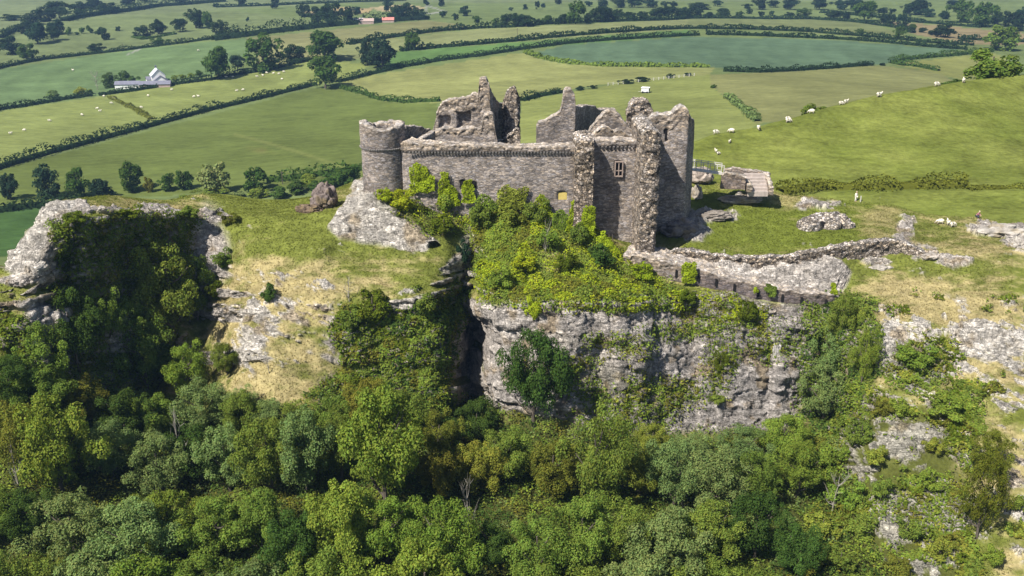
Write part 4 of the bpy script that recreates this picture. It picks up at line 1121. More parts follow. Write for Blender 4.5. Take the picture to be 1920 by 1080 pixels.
# ivy climbing the castle walls, each plant a thing
def wall_ivy(pts, Y, n, label, kind='lime', size=.15, thick=.4, seed=0, slope=0.0):
    rng = np.random.default_rng(seed)
    pl = np.array(pts, float); lo, hi = pl.min(0), pl.max(0)
    q = rng.uniform(lo, hi, (n * 4, 2))
    nz = np.stack([q[:, 0] / 9, q[:, 1] / 9, 0 * q[:, 0]], -1)
    k = inpoly(q[:, 0] + 5 * vnoise(nz, 1, seed), q[:, 1] + 5 * vnoise(nz, 1, seed + 3), pts)
    q = q[k][:n]
    P = unp(q[:, 0], q[:, 1], Y + slope * (q[:, 1] - lo[1]))
    f1, f2, cid = worley(P, .8, seed)
    P[:, 1] -= thick * np.clip(1.1 - f1, 0, 1) * rng.uniform(.4, 1, len(P))
    N = np.array([0, -.8, .5]) + rng.normal(size=P.shape) * .5
    V, Q = leaf_quads(P, N, size * rng.uniform(.6, 1.3, len(P)), rng)
    c = GREENS[kind] * (1 + rng.uniform(-.35, .3, len(P)))[:, None] * (.7 + .6 * cid)[:, None]
    o = empty('climbing_ivy', P.mean(0), label, 'ivy')
    f = obj('foliage', mesh_np('foliage', V - P.mean(0), Q, M_LEAF, np.repeat(c, 4, 0)), o)
    st = MB()
    for i in range(3):
        x = lo[0] + (hi[0] - lo[0]) * (i + 1) / 4
        a = Vector(unp(x, hi[1], Y + slope * (hi[1] - lo[1]))); b = Vector(unp((x + (lo[0] + hi[0]) / 2) / 2, lo[1] + 6, Y))
        st.bar(a - o.location + Vector((0, -.06, 0)), b - o.location + Vector((0, -.06, 0)), .04)
    st.build('stem', M_BARK, o)
    return o
wall_ivy([(768,318),(778,304),(790,306),(802,322),(815,335),(815,360),(768,362)], 122.7, 1500, 'tall bright ivy in the corner between round tower and front wall', seed=1)
wall_ivy([(822,345),(830,322),(840,322),(846,345),(858,355),(862,385),(815,385)], 122.7, 1500, 'pointed bright ivy plume left of the two small wall openings', seed=2)
wall_ivy([(866,360),(872,338),(884,336),(888,352),(892,375),(866,380)], 122.5, 900, 'small ivy spike between the two small wall openings', seed=3)
wall_ivy([(930,365),(945,345),(955,345),(970,360),(985,350),(992,358),(985,390),(930,392)], 122.6, 1500, 'ragged yellowish ivy on the middle of the front wall', 'yellow', seed=4)
wall_ivy([(990,400),(1003,372),(1015,362),(1022,375),(1038,395),(1040,420),(990,425)], 122.3, 1400, 'ivy left of the ochre board on the front wall', seed=5)
wall_ivy([(1062,415),(1070,385),(1080,370),(1082,400),(1080,440),(1060,440)], 121.6, 900, 'narrow pointed ivy just right of the ochre board', seed=6)
wall_ivy([(1086,410),(1092,390),(1104,385),(1114,392),(1116,430),(1114,450),(1085,450)], 120.4, 1400, 'bright ivy climbing the foot of the broken wall stub', seed=7)
wall_ivy([(1118,440),(1130,432),(1142,445),(1150,456),(1165,468),(1166,500),(1118,480)], 120.0, 1500, 'bright ivy bush below the recessed bay wall', seed=8, slope=-.02)
wall_ivy([(882,385),(905,362),(925,374),(936,395),(930,424),(880,424)], 122.3, 1400, 'ivy between the small wall openings and the ragged yellowish ivy', 'bright', seed=13)
wall_ivy([(1036,404),(1050,392),(1066,405),(1066,432),(1036,432)], 121.8, 900, 'low ivy directly under the ochre board', 'bright', seed=14)
wall_ivy([(1278,500),(1284,490),(1298,490),(1306,503),(1306,530),(1278,530)], 115.3, 900, 'ivy clump at the left end of the arrow slit wall', seed=9)
wall_ivy([(1432,536),(1445,532),(1456,538),(1452,556),(1438,556)], 114.4, 400, 'small ivy patch in the middle of the arrow slit wall', 'mid', seed=10)
wall_ivy([(1556,534),(1566,530),(1570,548),(1560,550)], 114.4, 220, 'little ivy tuft near the right end of the arrow slit wall', seed=11)
wall_ivy([(1410,540),(1418,536),(1422,548),(1414,552)], 114.4, 160, 'tiny ivy tuft left of centre on the arrow slit wall', seed=12)

# ------------------------------------------------------------------ bushes one can tell apart on the crag
def bush(px, py, w, h, kind, label, crowns=None, up=0.):
    p = on_crag(px, py)
    if p is None: return
    sc = p.y / CT / F
    return put_tree('bush', p + Vector((0, 0, up - .1)), w * sc * .86, h * sc * .95, kind, label, 'bush', None, crowns or SHRUB, TRF, parts=('foliage', 'stem'))
for a in [
 (722,378,40,30,'lime','small bright bush on the rock left under the round tower'),
 (760,392,70,46,'lime','rounded yellow green bush below the round tower'),
 (790,375,50,46,'bright','leafy bush where round tower meets the front wall'),
 (835,400,70,60,'bright','tall bush under the two small wall openings'),
 (830,440,70,44,'ivy','dense bush above the small cave mouth'),
 (868,500,50,60,'blue','blue grey bush at the top of the chasm'),
 (905,430,60,60,'mid','mid green bush right of the chasm head'),
 (918,405,44,36,'olive','brownish bush under the middle of the front wall'),
 (960,425,60,50,'yellow','pale yellow bush on the bank under the front wall'),
 (1005,420,60,55,'mid','dark centred bush below the ochre board'),
 (1030,470,60,50,'bright','bright bush in the middle of the green bank'),
 (1085,460,60,50,'mid','green bush on the bank under the wall stub'),
 (1130,500,70,50,'dark','dark bush with deep shade low on the right of the bank'),
 (1060,510,60,44,'ivy','olive bush low in the middle of the bank'),
 (985,510,70,44,'lime','yellow green bush on the left of the bank'),
 (940,540,70,46,'bright','bush on the brow at the left edge of the grey cliff'),
 (1205,525,60,40,'lime','yellow bush under the rubble pier'),
 (1290,572,50,40,'ivy','hanging bush below the left end of the arrow slit wall'),
 (1400,600,50,46,'ivy','hanging bush below the middle of the arrow slit wall'),
 (1610,600,40,40,'yellow','small yellowish bush right of the arrow slit wall end'),
 (1715,685,90,50,'bright','flat bright bush on the rocky right slope'),
 (1775,785,100,56,'bright','vivid green bush right of the grey rock patch'),
 (430,420,50,26,'olive','low bush at the top right corner of the shaded hollow'),
 (418,500,50,40,'mid','bush on the right rim of the shaded hollow'),
 (405,560,60,50,'ivy','bush lower on the right rim of the shaded hollow'),
 (140,420,60,30,'ivy','ivy bush spilling over the left top of the bluff'),
 (240,408,70,26,'ivy','ivy bush spilling over the middle top of the bluff'),
 (350,410,60,30,'mid','ivy bush spilling over the right top of the bluff'),
 (505,565,36,44,'dark','lone thin dark bush among white rocks on the dry slope'),
 (1000,600,50,60,'lime','bright bush hanging at the left top of the grey cliff'),
 (1350,700,36,56,'ivy','narrow strip of ivy bush on the grey cliff face'),
 (1345,755,50,24,'mid','small flat bush low on the grey cliff face'),
 (700,600,90,70,'ivy','ivy bush on the brow left of the chasm'),
 (790,590,80,60,'mid','bush overhanging the chasm from the left'),
 (660,620,70,60,'mid','bush at the upper left of the ivy cliff'),
]: bush(*a)
# bare dead shrub on the dry grass and dead trunks
def dead(px, py, w, h, label):
    p = on_crag(px, py); sc = p.y / CT / F
    o = obj('dead_tree', DEADT, loc=p); o.scale = (w * sc * 1.6, w * sc * 1.6, h * sc * 1.4); o.rotation_euler = (0, .08, RNG.uniform(0, 6))
    return tag(o, label, 'dead tree')
dead(655, 565, 30, 38, 'bare white branched dead shrub on the dry grass brow')
dead(1022, 480, 14, 60, 'slim bare dead stem standing on the green bank')
dead(830, 860, 20, 60, 'pale bare dead sapling in the hollow below the chasm')
dead(505, 700, 22, 50, 'bare pale dead stem at the foot of the dry slope')
dead(280, 900, 24, 70, 'bare grey dead stem among the trees at left')
dead(1278, 960, 18, 60, 'pale bare trunk among the trees below the grey cliff')

dead(345, 905, 50, 130, 'tall pale dead branchwork in the middle of the left woodland')
dead(880, 1010, 40, 130, 'bare grey dead tree in the dark gap low in the centre')
dead(1075, 900, 40, 90, 'bare pale branches just below the dark rounded tree')
dead(40, 930, 36, 110, 'bare grey dead stem among trees at the left edge')
dead(1560, 960, 44, 80, 'bare grey twigs on the scrub right of the wood')

# ------------------------------------------------------------------ woodland below the crag, every tree a thing
def wood(px, py, w, h, kind, label, crowns=None, lean=(0, 0)):
    p = on_crag(px, py)
    if p is None:
        d = unp(px, py, 70.0); p = Vector((float(d[0]), 70.0, 30.0))
    sc = p.y / CT / F
    return put_tree('tree', p + Vector((0, 0, -.3)), w * sc * 1.12, h * sc * 1.2, kind, label, 'tree', 'woodland trees below the crag', crowns or NEAR, TR, lean=lean)
for a in [
 (325,640,140,180,'mid','tall feathery ash tree against the dark ivy bluff', ASH),
 (255,660,90,100,'mid','smaller ash left of the tall feathery ash', ASH),
 (372,600,80,110,'mid','ash in the shade right of the tall feathery ash', ASH),
 (300,720,80,80,'dark','dark bushy tree under the tall feathery ash', ASH),
 (275,735,120,140,'mid','ash tree at the foot of the dark bluff, left of its shadowed slope', ASH),
 (355,750,90,110,'bright','lit leafy tree in the shade beside the dry slope foot', ASH),
 (425,705,56,60,'mid','leafy tree on the shadow edge between hollow and dry slope'),
 (455,790,80,66,'grey','grey green tree at the foot of the dry slope by the hollow', ASH),
 (150,700,110,150,'dark','dark tree rising against the left part of the ivy bluff'),
 (205,650,80,110,'mid','slim tree against the middle of the ivy bluff', ASH),
 (90,730,100,120,'mid','tree below the grey rock face at the left', ASH),
 (1000,800,120,180,'dark','dark rounded tree standing in front of the left of the grey cliff'),
 (1575,645,60,95,'mid','topmost narrow tree in the gully under the arrow slit wall', ASH),
 (1555,720,84,110,'grey','tree halfway up the gully right of the grey cliff', ASH),
 (1540,790,100,110,'grey','lower tree in the gully right of the grey cliff', ASH),
 (1615,720,50,110,'bright','slim bright tree on the right side of the gully', ASH),
 (1832,1010,92,180,'yew','tall olive yew tree on the lower right slope', ASH),
 (1850,895,84,90,'yew','olive bushy yew just above the taller olive yew', ASH),
 (1465,860,100,84,'bright','bright tree under the right end of the grey cliff'),
 (1390,875,100,76,'grey','tree against the foot of the grey cliff, right part', ASH),
 (1300,880,90,70,'grey','loose tree against the foot of the grey cliff, middle', ASH),
 (1220,850,60,60,'yellow','yellow shrub tree at the left foot of the grey cliff'),
]: wood(*a)
def ordinal_rows():
    """rows of woodland trees seen down the slope: (row phrase, kinds, list of (px, base py, w, h))"""
    rows = [
     ('upper row under the left bluff', [(20,760,90,90,'dark'),(95,790,110,100,'mid'),(160,800,100,90,'olive'),(235,830,110,100,'dark'),(300,830,90,90,'mid'),(380,810,110,96,'grey'),(455,825,90,90,'mid')]),
     ('upper row under the dry slope', [(505,815,80,66,'grey'),(560,830,100,84,'mid'),(620,825,90,80,'mid'),(690,800,100,90,'olive'),(750,830,100,100,'mid'),(820,850,90,80,'olive'),(900,830,90,80,'dark')]),
     ('middle row, left half of the wood', [(40,880,120,130,'olive'),(120,930,150,190,'bright'),(215,900,110,110,'grey'),(300,930,120,120,'grey'),(370,900,110,110,'dark'),(430,920,120,130,'grey'),(500,930,120,150,'mid'),(575,930,120,170,'grey'),(640,900,120,130,'mid'),(720,960,170,240,'bright')]),
     ('middle row, right half of the wood', [(820,930,100,90,'olive'),(890,930,100,110,'yellow'),(960,900,110,100,'mid'),(1040,930,110,110,'olive'),(1125,960,150,210,'mid'),(1200,930,90,90,'yellow'),(1260,950,110,130,'grey'),(1340,965,130,130,'grey'),(1410,950,110,120,'mid'),(1490,930,110,110,'bright')]),
     ('lower row, left half of the wood', [(-20,1020,120,120,'mid'),(60,1010,110,100,'dark'),(150,1060,170,150,'grey'),(250,1080,170,150,'grey'),(330,1040,130,130,'bright'),(410,1050,140,130,'mid'),(490,1040,130,130,'mid'),(560,1080,130,140,'dark'),(640,1070,150,180,'bright')]),
     ('lower row, right half of the wood', [(740,1060,130,140,'bright'),(830,1090,150,170,'bright'),(930,1060,90,90,'dark'),(1010,1100,150,150,'mid'),(1090,1070,140,150,'mid'),(1170,1060,130,140,'mid'),(1250,1090,150,150,'grey'),(1330,1060,130,130,'mid'),(1420,1050,120,140,'dark'),(1500,1080,100,110,'dark')]),
     ('bottom row, left half of the wood', [(-20,1180,150,160,'mid'),(80,1170,160,150,'mid'),(180,1190,190,170,'grey'),(290,1190,180,170,'bright'),(390,1180,170,160,'mid'),(490,1190,170,160,'grey'),(590,1190,170,180,'mid'),(690,1190,160,160,'bright')]),
     ('bottom row, right half of the wood', [(800,1200,190,210,'bright'),(905,1210,120,120,'dark'),(1000,1220,170,190,'mid'),(1100,1210,170,170,'mid'),(1200,1210,190,190,'grey'),(1310,1200,180,170,'mid'),(1410,1190,150,140,'mid'),(1500,1180,130,120,'olive'),(1590,1170,130,110,'mid'),(1690,1160,110,90,'olive')]),
     ('trees hidden low behind the lower edge', [(120,1300,200,180,'mid'),(320,1300,200,180,'grey'),(520,1310,200,180,'mid'),(720,1310,200,190,'mid'),(930,1320,200,180,'bright'),(1120,1320,200,190,'mid'),(1320,1310,200,180,'grey')]),
    ]
    for ph, L in rows:
        L = sorted(L)
        for i, (px, py, w, h, k) in enumerate(L):
            adj = {'mid': 'mid green', 'bright': 'bright green', 'dark': 'dark green', 'grey': 'grey green', 'olive': 'olive', 'yellow': 'yellow green'}[k]
            if 'hidden' in ph: ph2 = 'row of crowns peeping at the lower edge'
            else: ph2 = ph
            wood(px + RNG.uniform(-10, 10), py, w, h, k, '%s tree, %s from left in the %s' % (adj, ORD[i], ph2), RNG.choice([NEAR, NEAR, ASH]) if k in ('grey', 'mid', 'olive') else NEAR)
ordinal_rows()

# shrubs on the lower right slope
for i, (px, py, w, h, k) in enumerate(sorted([(1610,830,70,60,'mid'),(1560,880,80,70,'bright'),(1640,870,60,50,'yellow'),(1690,780,60,44,'bright'),(1580,950,90,70,'bright'),(1650,930,60,50,'mid'),(1540,1010,90,70,'yellow'),(1620,1010,80,60,'mid'),(1700,1010,70,60,'mid'),(1740,920,60,60,'bright'),(1760,1050,70,60,'yellow'),(1570,1070,90,70,'mid'),(1680,1080,80,60,'olive'),(1860,1060,60,60,'bright'),(1905,960,50,50,'mid'),(1650,780,50,44,'olive'),(1745,850,56,46,'yellow')])):
    bush(px, py, w, h, k, '%s shrub, %s from left on the lower right slope' % ({'mid': 'mid green', 'bright': 'bright green', 'yellow': 'yellow green', 'olive': 'olive'}[k], ORD[i]))

# ------------------------------------------------------------------ hedges
def hedge(pts, w, h, label, kind='dark', surf=None, dens=13, leaf=.62, gappy=0., seed=0):
    rng = np.random.default_rng(900 + seed)
    W = [hit_farm(*p) if surf is None else hit(surf, *p)[0] for p in pts]
    W = np.array([tuple(p) for p in W if p is not None])
    s = np.concatenate([[0], np.cumsum(np.linalg.norm(np.diff(W[:, :2], axis=0), axis=1))])
    L = s[-1]; n = int(L * dens)
    t = rng.uniform(0, L, n)
    if gappy:
        keep = vnoise(np.stack([t / 6, 0 * t, 0 * t + seed], -1), 1, seed) > gappy - .6; t = t[keep]; n = len(t)
    X = np.interp(t, s, W[:, 0]); Y = np.interp(t, s, W[:, 1])
    tx = np.interp(t + .5, s, W[:, 0]) - np.interp(t - .5, s, W[:, 0]); ty = np.interp(t + .5, s, W[:, 1]) - np.interp(t - .5, s, W[:, 1])
    l = np.hypot(tx, ty) + 1e-6; nx, ny = -ty / l, tx / l
    a = rng.uniform(-.15, math.pi + .15, n)
    k = 1 + .42 * vnoise(np.stack([t / 6, 0 * t, 0 * t + seed], -1), 1, seed + 5) + .2 * vnoise(np.stack([t / 1.3, 0 * t, 0 * t], -1), 1, seed)
    r = rng.uniform(.8, 1.08, n) * k
    ca, sa = np.cos(a), np.sin(a)
    if surf is None: Z = zfarm(X, Y)
    else: Z = np.interp(t, s, W[:, 2])
    P = np.stack([X + nx * ca * w / 2 * r, Y + ny * ca * w / 2 * r, Z + np.clip(sa, 0, 1) ** .6 * h * r], -1)
    N = np.stack([nx * ca, ny * ca, sa], -1) + rng.normal(size=(n, 3)) * .4
    V, Q = leaf_quads(P, N, leaf * rng.uniform(.6, 1.2, n), rng, .8)
    c = GREENS[kind] * (1 + rng.uniform(-.3, .3, n))[:, None]
    C2 = np.repeat(c, 4, 0)
    m = max(2, int(L / 2.5))
    tt = np.linspace(0, L, m); X = np.interp(tt, s, W[:, 0]); Y = np.interp(tt, s, W[:, 1])
    Z = zfarm(X, Y) if surf is None else np.interp(tt, s, W[:, 2])
    tx, ty = np.gradient(X), np.gradient(Y); l = np.hypot(tx, ty) + 1e-6; nx, ny = -ty / l, tx / l
    if not gappy:
        K = np.stack([np.stack([X + nx * q * w / 2 * .8, Y + ny * q * w / 2 * .8, Z + hh * h * .8], -1) for q, hh in ((-.8, -.3), (-.6, .6), (.6, .6), (.8, -.3))], 1)
        b = len(V); V = np.concatenate([V, K.reshape(-1, 3)]); Q = np.concatenate([Q, grid_faces(m, 4) + b]); C2 = np.concatenate([C2, np.broadcast_to(GREENS[kind] * .8, (m * 4, 3))])
    o = W.mean(0)
    return tag(obj('hedge', mesh_np('hedge', V - o, Q, M_LEAF, C2), loc=o), label, 'hedge', 'field hedges')
HD = [
 ([(-60,334),(0,316),(100,286),(200,259),(290,235),(400,205),(480,187),(560,167),(592,159)], 4.6, 2.9, 'long thick diagonal hedge running up the left to the lone round tree', 'deep'),
 ([(632,155),(690,141),(760,125),(830,113),(900,105),(985,92),(1060,82),(1180,73),(1310,66)], 4.5, 2.8, 'long curving dark hedge from the lone round tree to above the teal field', 'deep'),
 ([(-60,222),(0,206),(60,197),(120,187),(172,179)], 4.2, 2.4, 'hedge at the left edge ending at the gateway near the barn', 'deep'),
 ([(186,179),(260,169),(330,158),(400,149),(440,141),(500,132),(560,118),(596,111)], 4.0, 2.4, 'hedge in front of the white farmhouse and barns', 'deep'),
 ([(-60,146),(0,128),(80,112),(160,103),(270,90),(350,80),(400,73),(425,69)], 4.5, 2.6, 'straight hedge along the far side of the bright green left field', 'deep'),
 ([(400,76),(470,67),(560,56),(650,47),(740,40),(800,36)], 12, 6.5, 'broad dark tree-high hedge belt behind the tan field', 'deep'),
 ([(652,84),(700,75),(760,67),(830,58),(900,53),(960,51),(1060,44),(1200,39),(1290,35)], 6, 3.2, 'far hedge carrying the row of windswept trees', 'deep'),
 ([(1290,35),(1400,35),(1520,36),(1600,41),(1680,52),(1712,62)], 4.5, 2.6, 'far right hedge dotted with small trees', 'deep'),
 ([(750,96),(850,87),(960,78),(1100,65),(1280,54),(1400,55),(1520,60),(1640,70),(1740,80),(1825,85)], 4.5, 2.6, 'long thin hedge above the bright green strip and teal field', 'deep'),
 ([(1324,65),(1440,68),(1560,73),(1650,79),(1740,88),(1812,93)], 4.5, 2.6, 'hedge along the top edge of the teal field at right', 'deep'),
 ([(985,98),(1010,108),(1060,118),(1130,124),(1220,125),(1330,126)], 4.0, 1.8, 'low pale hedge curving round the left end of the teal field', 'mid'),
 ([(1356,134),(1420,136),(1500,132),(1570,127),(1634,122)], 4.5, 2.4, 'dark hedge along the bottom of the teal field', 'deep'),
 ([(1672,119),(1700,112),(1750,107),(1800,103),(1860,97)], 4.5, 2.8, 'hedge slanting up to the pale round tree at right', 'dark'),
 ([(1672,119),(1720,125),(1760,133)], 3.5, 2.0, 'short hedge dropping right from the teal field corner', 'dark'),
 ([(640,165),(680,175),(716,188)], 3.5, 2.0, 'short curving hedge left behind the round tower', 'dark'),
 ([(716,188),(760,192),(825,190)], 3.5, 2.4, 'scrappy hedge just left behind the ruined west range', 'dark'),
 ([(978,190),(1010,181),(1050,174)], 4.5, 2.6, 'dark hedge piece just right behind the ruined west pier', 'deep'),
 ([(205,182),(225,192),(255,206),(285,224)], 3.0, 1.1, 'thin scrubby line dividing the pale left fields', 'olive'),
 ([(1362,180),(1385,198),(1405,214),(1420,228)], 4.0, 1.8, 'grey scrubby hedge line dropping down the right field', 'grey'),
 ([(-60,402),(0,396),(60,388),(150,383)], 4.5, 2.8, 'dark hedge at the far left behind the bluff', 'deep'),
 ([(500,341),(560,334),(620,326),(680,318)], 4.0, 2.8, 'hedge behind the grass left of the round tower', 'dark'),
 ([(0,72),(30,56),(60,50)], 7, 4.0, 'dark hedge at the left edge near the top', 'deep'),
 ([(120,40),(200,26),(300,12),(420,3)], 14, 6, 'dark wooded hedge belt at the upper left', 'deep'),
 ([(405,14),(520,10),(640,5),(760,1)], 5, 2.5, 'thin far hedge at the top left of centre', 'deep'),
 ([(1540,24),(1640,32),(1720,42),(1840,52)], 5, 2.6, 'thin hedge under the big woods at the upper right', 'deep'),
 ([(1796,73),(1850,76),(1920,79),(1990,82)], 5, 2.8, 'dark hedge behind the pale round tree at the right edge', 'deep'),
 ([(250,70),(270,74),(330,64)], 3.5, 1.6, 'thin hedge under the three upper left trees', 'dark'),
]
for i, (p, w, h, lb, k) in enumerate(HD):
    far = p[0][1] < 100
    hedge(p, w, h, lb, k, dens=10 if far else 16, leaf=.8 if far else .5, seed=i)
hedge([(1462,362),(1540,352),(1600,354),(1700,352),(1800,346),(1812,348)], 4.2, 1.7, 'brownish dark hedge at the foot of the green hill', 'olive', HBVH, dens=60, leaf=.22, seed=40)
hedge([(1815,356),(1860,354),(1930,352),(1990,352)], 2.0, .7, 'low hedge at the right end of the hill foot', 'olive', HBVH, dens=30, leaf=.2, seed=41)

# ------------------------------------------------------------------ far trees
def far_tree(px, py, w, h, kind, label, group=None):
    p = hit_farm(px, py)
    sc = (p.y * CT + (CAMZ - p.z) * ST) / F
    small = w < 17
    cr = TINY if small else FAR
    if small:
        o = obj('tree', RNG.choice(TINY), loc=p + Vector((0, 0, -.3)))
        o.scale = (w * sc * 1.1, w * sc * 1.1, h * sc * 1.06); o.rotation_euler = (0, 0, RNG.uniform(0, 6)); k = RNG.uniform(.85, 1.15); g = GREENS[kind]; o.color = (g[0] * k, g[1] * k, g[2] * k, 1)
        return tag(o, label, 'tree', group)
    return put_tree('tree', p + Vector((0, 0, -.3)), w * sc * 1.1, h * sc * 1.06, kind, label, 'tree', group, cr, TRF)
ROWS = [
 ('trees at left above bright field', [(22,102,44,36,'deep'),(55,114,38,34,'dark'),(72,82,46,40,'blue'),(101,76,30,28,'deep'),(48,62,32,18,'deep'),(108,64,36,26,'blue')]),
 ('dark wood at the upper left', [(20,38,42,12,'deep'),(58,46,44,20,'deep'),(84,40,44,26,'deep'),(112,34,48,32,'deep'),(150,26,40,22,'deep'),(178,18,40,24,'deep'),(205,26,40,22,'deep'),(240,8,40,18,'deep'),(272,4,40,16,'deep')]),
 ('small trees in the upper left pasture', [(130,66,12,16,'dark'),(144,66,9,8,'dark'),(155,63,12,14,'dark'),(168,62,14,15,'dark'),(195,75,25,26,'deep'),(222,58,11,11,'deep'),(183,98,34,18,'deep')]),
 ('trees along the upper left lane', [(270,70,36,22,'deep'),(298,64,30,28,'deep'),(338,60,31,26,'deep'),(368,53,36,36,'deep'),(390,54,24,32,'dark'),(413,64,32,26,'deep'),(300,84,30,16,'dark'),(440,68,30,14,'deep')]),
 ('trees beside the farm barns', [(208,164,32,28,'dark'),(233,158,26,28,'dark'),(250,160,26,20,'dark'),(328,150,14,10,'mid'),(342,148,16,11,'mid'),(358,146,16,12,'mid'),(374,144,18,14,'dark'),(100,184,28,16,'grey'),(152,178,24,16,'yellow'),(170,176,16,10,'mid')]),
 ('big trees along the farmhouse hedge', [(410,148,58,62,'dark'),(446,132,30,30,'blue'),(497,133,70,68,'dark'),(552,114,48,30,'deep'),(612,114,84,58,'dark')]),
 ('pair of trees behind the tan field', [(690,122,36,50,'blue'),(716,128,64,54,'blue')]),
 ('trees in belt behind tan field', [(570,32,26,26,'deep'),(596,44,44,32,'deep'),(624,46,52,42,'deep'),(655,46,32,36,'deep'),(668,26,24,14,'blue'),(742,38,34,30,'deep'),(762,36,46,30,'deep'),(786,34,30,18,'deep')]),
 ('small trees at top left of centre', [(340,9,20,16,'deep'),(405,13,14,9,'blue'),(452,11,20,20,'blue'),(515,16,22,24,'blue'),(465,40,8,9,'blue'),(728,22,20,24,'blue'),(798,10,15,12,'deep'),(827,12,16,13,'deep')]),
 ('small trees in top centre pasture', [(832,33,16,15,'deep'),(853,38,13,16,'deep'),(872,30,24,20,'deep'),(895,43,18,15,'dark'),(928,47,15,15,'dark'),(985,18,12,10,'deep'),(1007,18,14,19,'deep'),(1019,14,12,8,'blue'),(958,20,9,7,'deep')]),
 ('windswept row on the far hedge', [(950,50,34,24,'deep'),(968,50,36,27,'deep'),(986,50,34,22,'deep'),(1006,47,20,12,'deep'),(1026,45,26,17,'dark'),(1044,46,14,12,'deep'),(1056,45,20,20,'deep'),(1079,45,44,46,'dark'),(1102,43,20,18,'deep'),(1122,42,36,30,'deep'),(1140,41,34,28,'deep'),(1158,39,26,22,'deep'),(1182,38,34,17,'deep'),(1206,36,30,16,'deep'),(1232,35,36,22,'deep'),(1254,35,36,24,'deep'),(1280,35,32,22,'deep')]),
 ('top row above the windswept trees', [(1048,8,14,12,'deep'),(1102,12,16,12,'blue'),(1130,16,26,18,'deep'),(1160,14,30,18,'deep'),(1190,14,34,18,'deep'),(1216,14,30,18,'blue'),(1228,12,12,10,'deep'),(1246,12,16,10,'deep'),(1262,14,16,12,'deep')]),
 ('small trees on the far right hedge', [(1300,33,40,20,'deep'),(1328,34,24,12,'deep'),(1355,33,32,18,'deep'),(1388,32,16,14,'dark'),(1404,26,13,13,'deep'),(1425,31,13,12,'deep'),(1448,30,10,12,'blue'),(1480,31,20,9,'deep'),(1506,31,28,16,'dark'),(1562,35,34,16,'deep'),(1583,35,26,14,'deep'),(1620,39,44,38,'dark'),(1656,43,24,18,'deep'),(1668,44,20,20,'deep')]),
 ('far trees along the top right of centre', [(1310,17,50,12,'deep'),(1345,12,20,12,'blue'),(1400,16,20,10,'deep'),(1424,18,28,22,'deep'),(1450,14,26,14,'deep'),(1482,18,34,22,'blue'),(1535,18,36,24,'deep'),(1574,18,30,20,'blue'),(1600,20,40,24,'blue'),(1625,24,30,22,'deep'),(1656,24,30,10,'deep'),(1674,24,14,8,'deep')]),
 ('trees in pasture above teal field', [(1612,66,18,13,'dark'),(1685,74,23,24,'dark'),(1692,50,24,26,'blue'),(1710,58,17,14,'dark'),(1730,61,18,10,'deep'),(1748,66,22,10,'deep'),(1771,70,42,26,'deep')]),
 ('big woods at the upper right', [(1705,26,32,20,'deep'),(1722,28,44,32,'deep'),(1738,32,30,18,'blue'),(1770,36,24,16,'deep'),(1800,42,44,46,'dark'),(1838,50,54,48,'dark'),(1790,10,40,10,'deep'),(1868,46,30,24,'deep'),(1890,50,40,30,'deep'),(1915,44,34,30,'blue'),(1905,58,30,16,'deep')]),
 ('big bushes behind the left bluff', [(22,374,38,52,'blue'),(92,372,52,66,'blue'),(150,372,46,64,'dark'),(192,372,46,42,'blue'),(248,358,50,56,'dark'),(280,360,20,32,'olive'),(318,357,36,34,'dark'),(345,355,36,40,'dark'),(408,362,62,62,'pale'),(478,358,56,50,'dark')]),
 ('bushes in hollow left of tower', [(345,376,28,14,'bright'),(395,372,60,22,'mid'),(450,368,30,14,'pale'),(486,370,38,20,'mid'),(524,372,40,24,'dark'),(556,362,44,26,'dark'),(580,352,40,28,'mid'),(600,360,40,26,'dark'),(625,350,40,28,'dark'),(655,352,54,46,'dark'),(672,366,30,24,'dark')]),
 ('bushes along boundary behind chimney wall', [(1058,173,14,7,'deep'),(1088,169,18,9,'deep'),(1112,166,18,8,'deep'),(1175,157,28,10,'deep'),(1204,153,28,10,'deep'),(1257,146,16,9,'deep'),(1290,142,16,8,'deep'),(1338,165,12,8,'dark'),(1412,134,20,9,'deep'),(1655,123,14,6,'deep'),(1690,122,16,6,'dark')]),
]
for ph, L in ROWS:
    L = sorted(L)
    for i, (px, py, w, h, k) in enumerate(L):
        adj = {'deep': 'dark', 'dark': 'deep green', 'blue': 'bluish', 'mid': 'green', 'grey': 'grey green', 'yellow': 'yellowish', 'olive': 'brownish', 'pale': 'pale', 'bright': 'bright'}[k]
        far_tree(px, py, w, h, k, '%s %s, %s from left of the %s' % (adj, 'bush' if 'bush' in ph else 'tree', ORD[i], ph), ph)
far_tree(610, 166, 64, 62, 'dark', 'lone rounded leafy tree at the meeting of the long hedges')
far_tree(774, 93, 36, 32, 'dark', 'single round tree standing on the hedge right of the tree pair')
far_tree(1872, 94, 64, 48, 'mid', 'pale leafy round tree near the right edge above the hill')
def hill_tree(px, py, w, h, kind, label):
    p, _ = hit(HBVH, px, py)
    if p is None: p = Vector(unp(px, py, 205))
    p = p + Vector((0, 6, -3.2)); sc = p.y * 1.03 / F
    put_tree('tree', p, w * sc * 1.12, h * sc * 1.2, kind, label, 'tree', None, SHRUB, TRF)
hill_tree(1885, 145, 110, 62, 'mid', 'big bushy tree behind the hill crest at the right edge')
hill_tree(1815, 152, 60, 22, 'dark', 'low dark bush beside the big crest tree')
hill_tree(1548, 203, 56, 26, 'mid', 'single rounded bush on the hill crest between sheep')
dd = hit_farm(183, 168); o = obj('dead_tree', DEADT, loc=dd); o.scale = (9, 9, 12); tag(o, 'bare dead tree trunk left of the farm barns', 'dead tree')
dead_bush = None
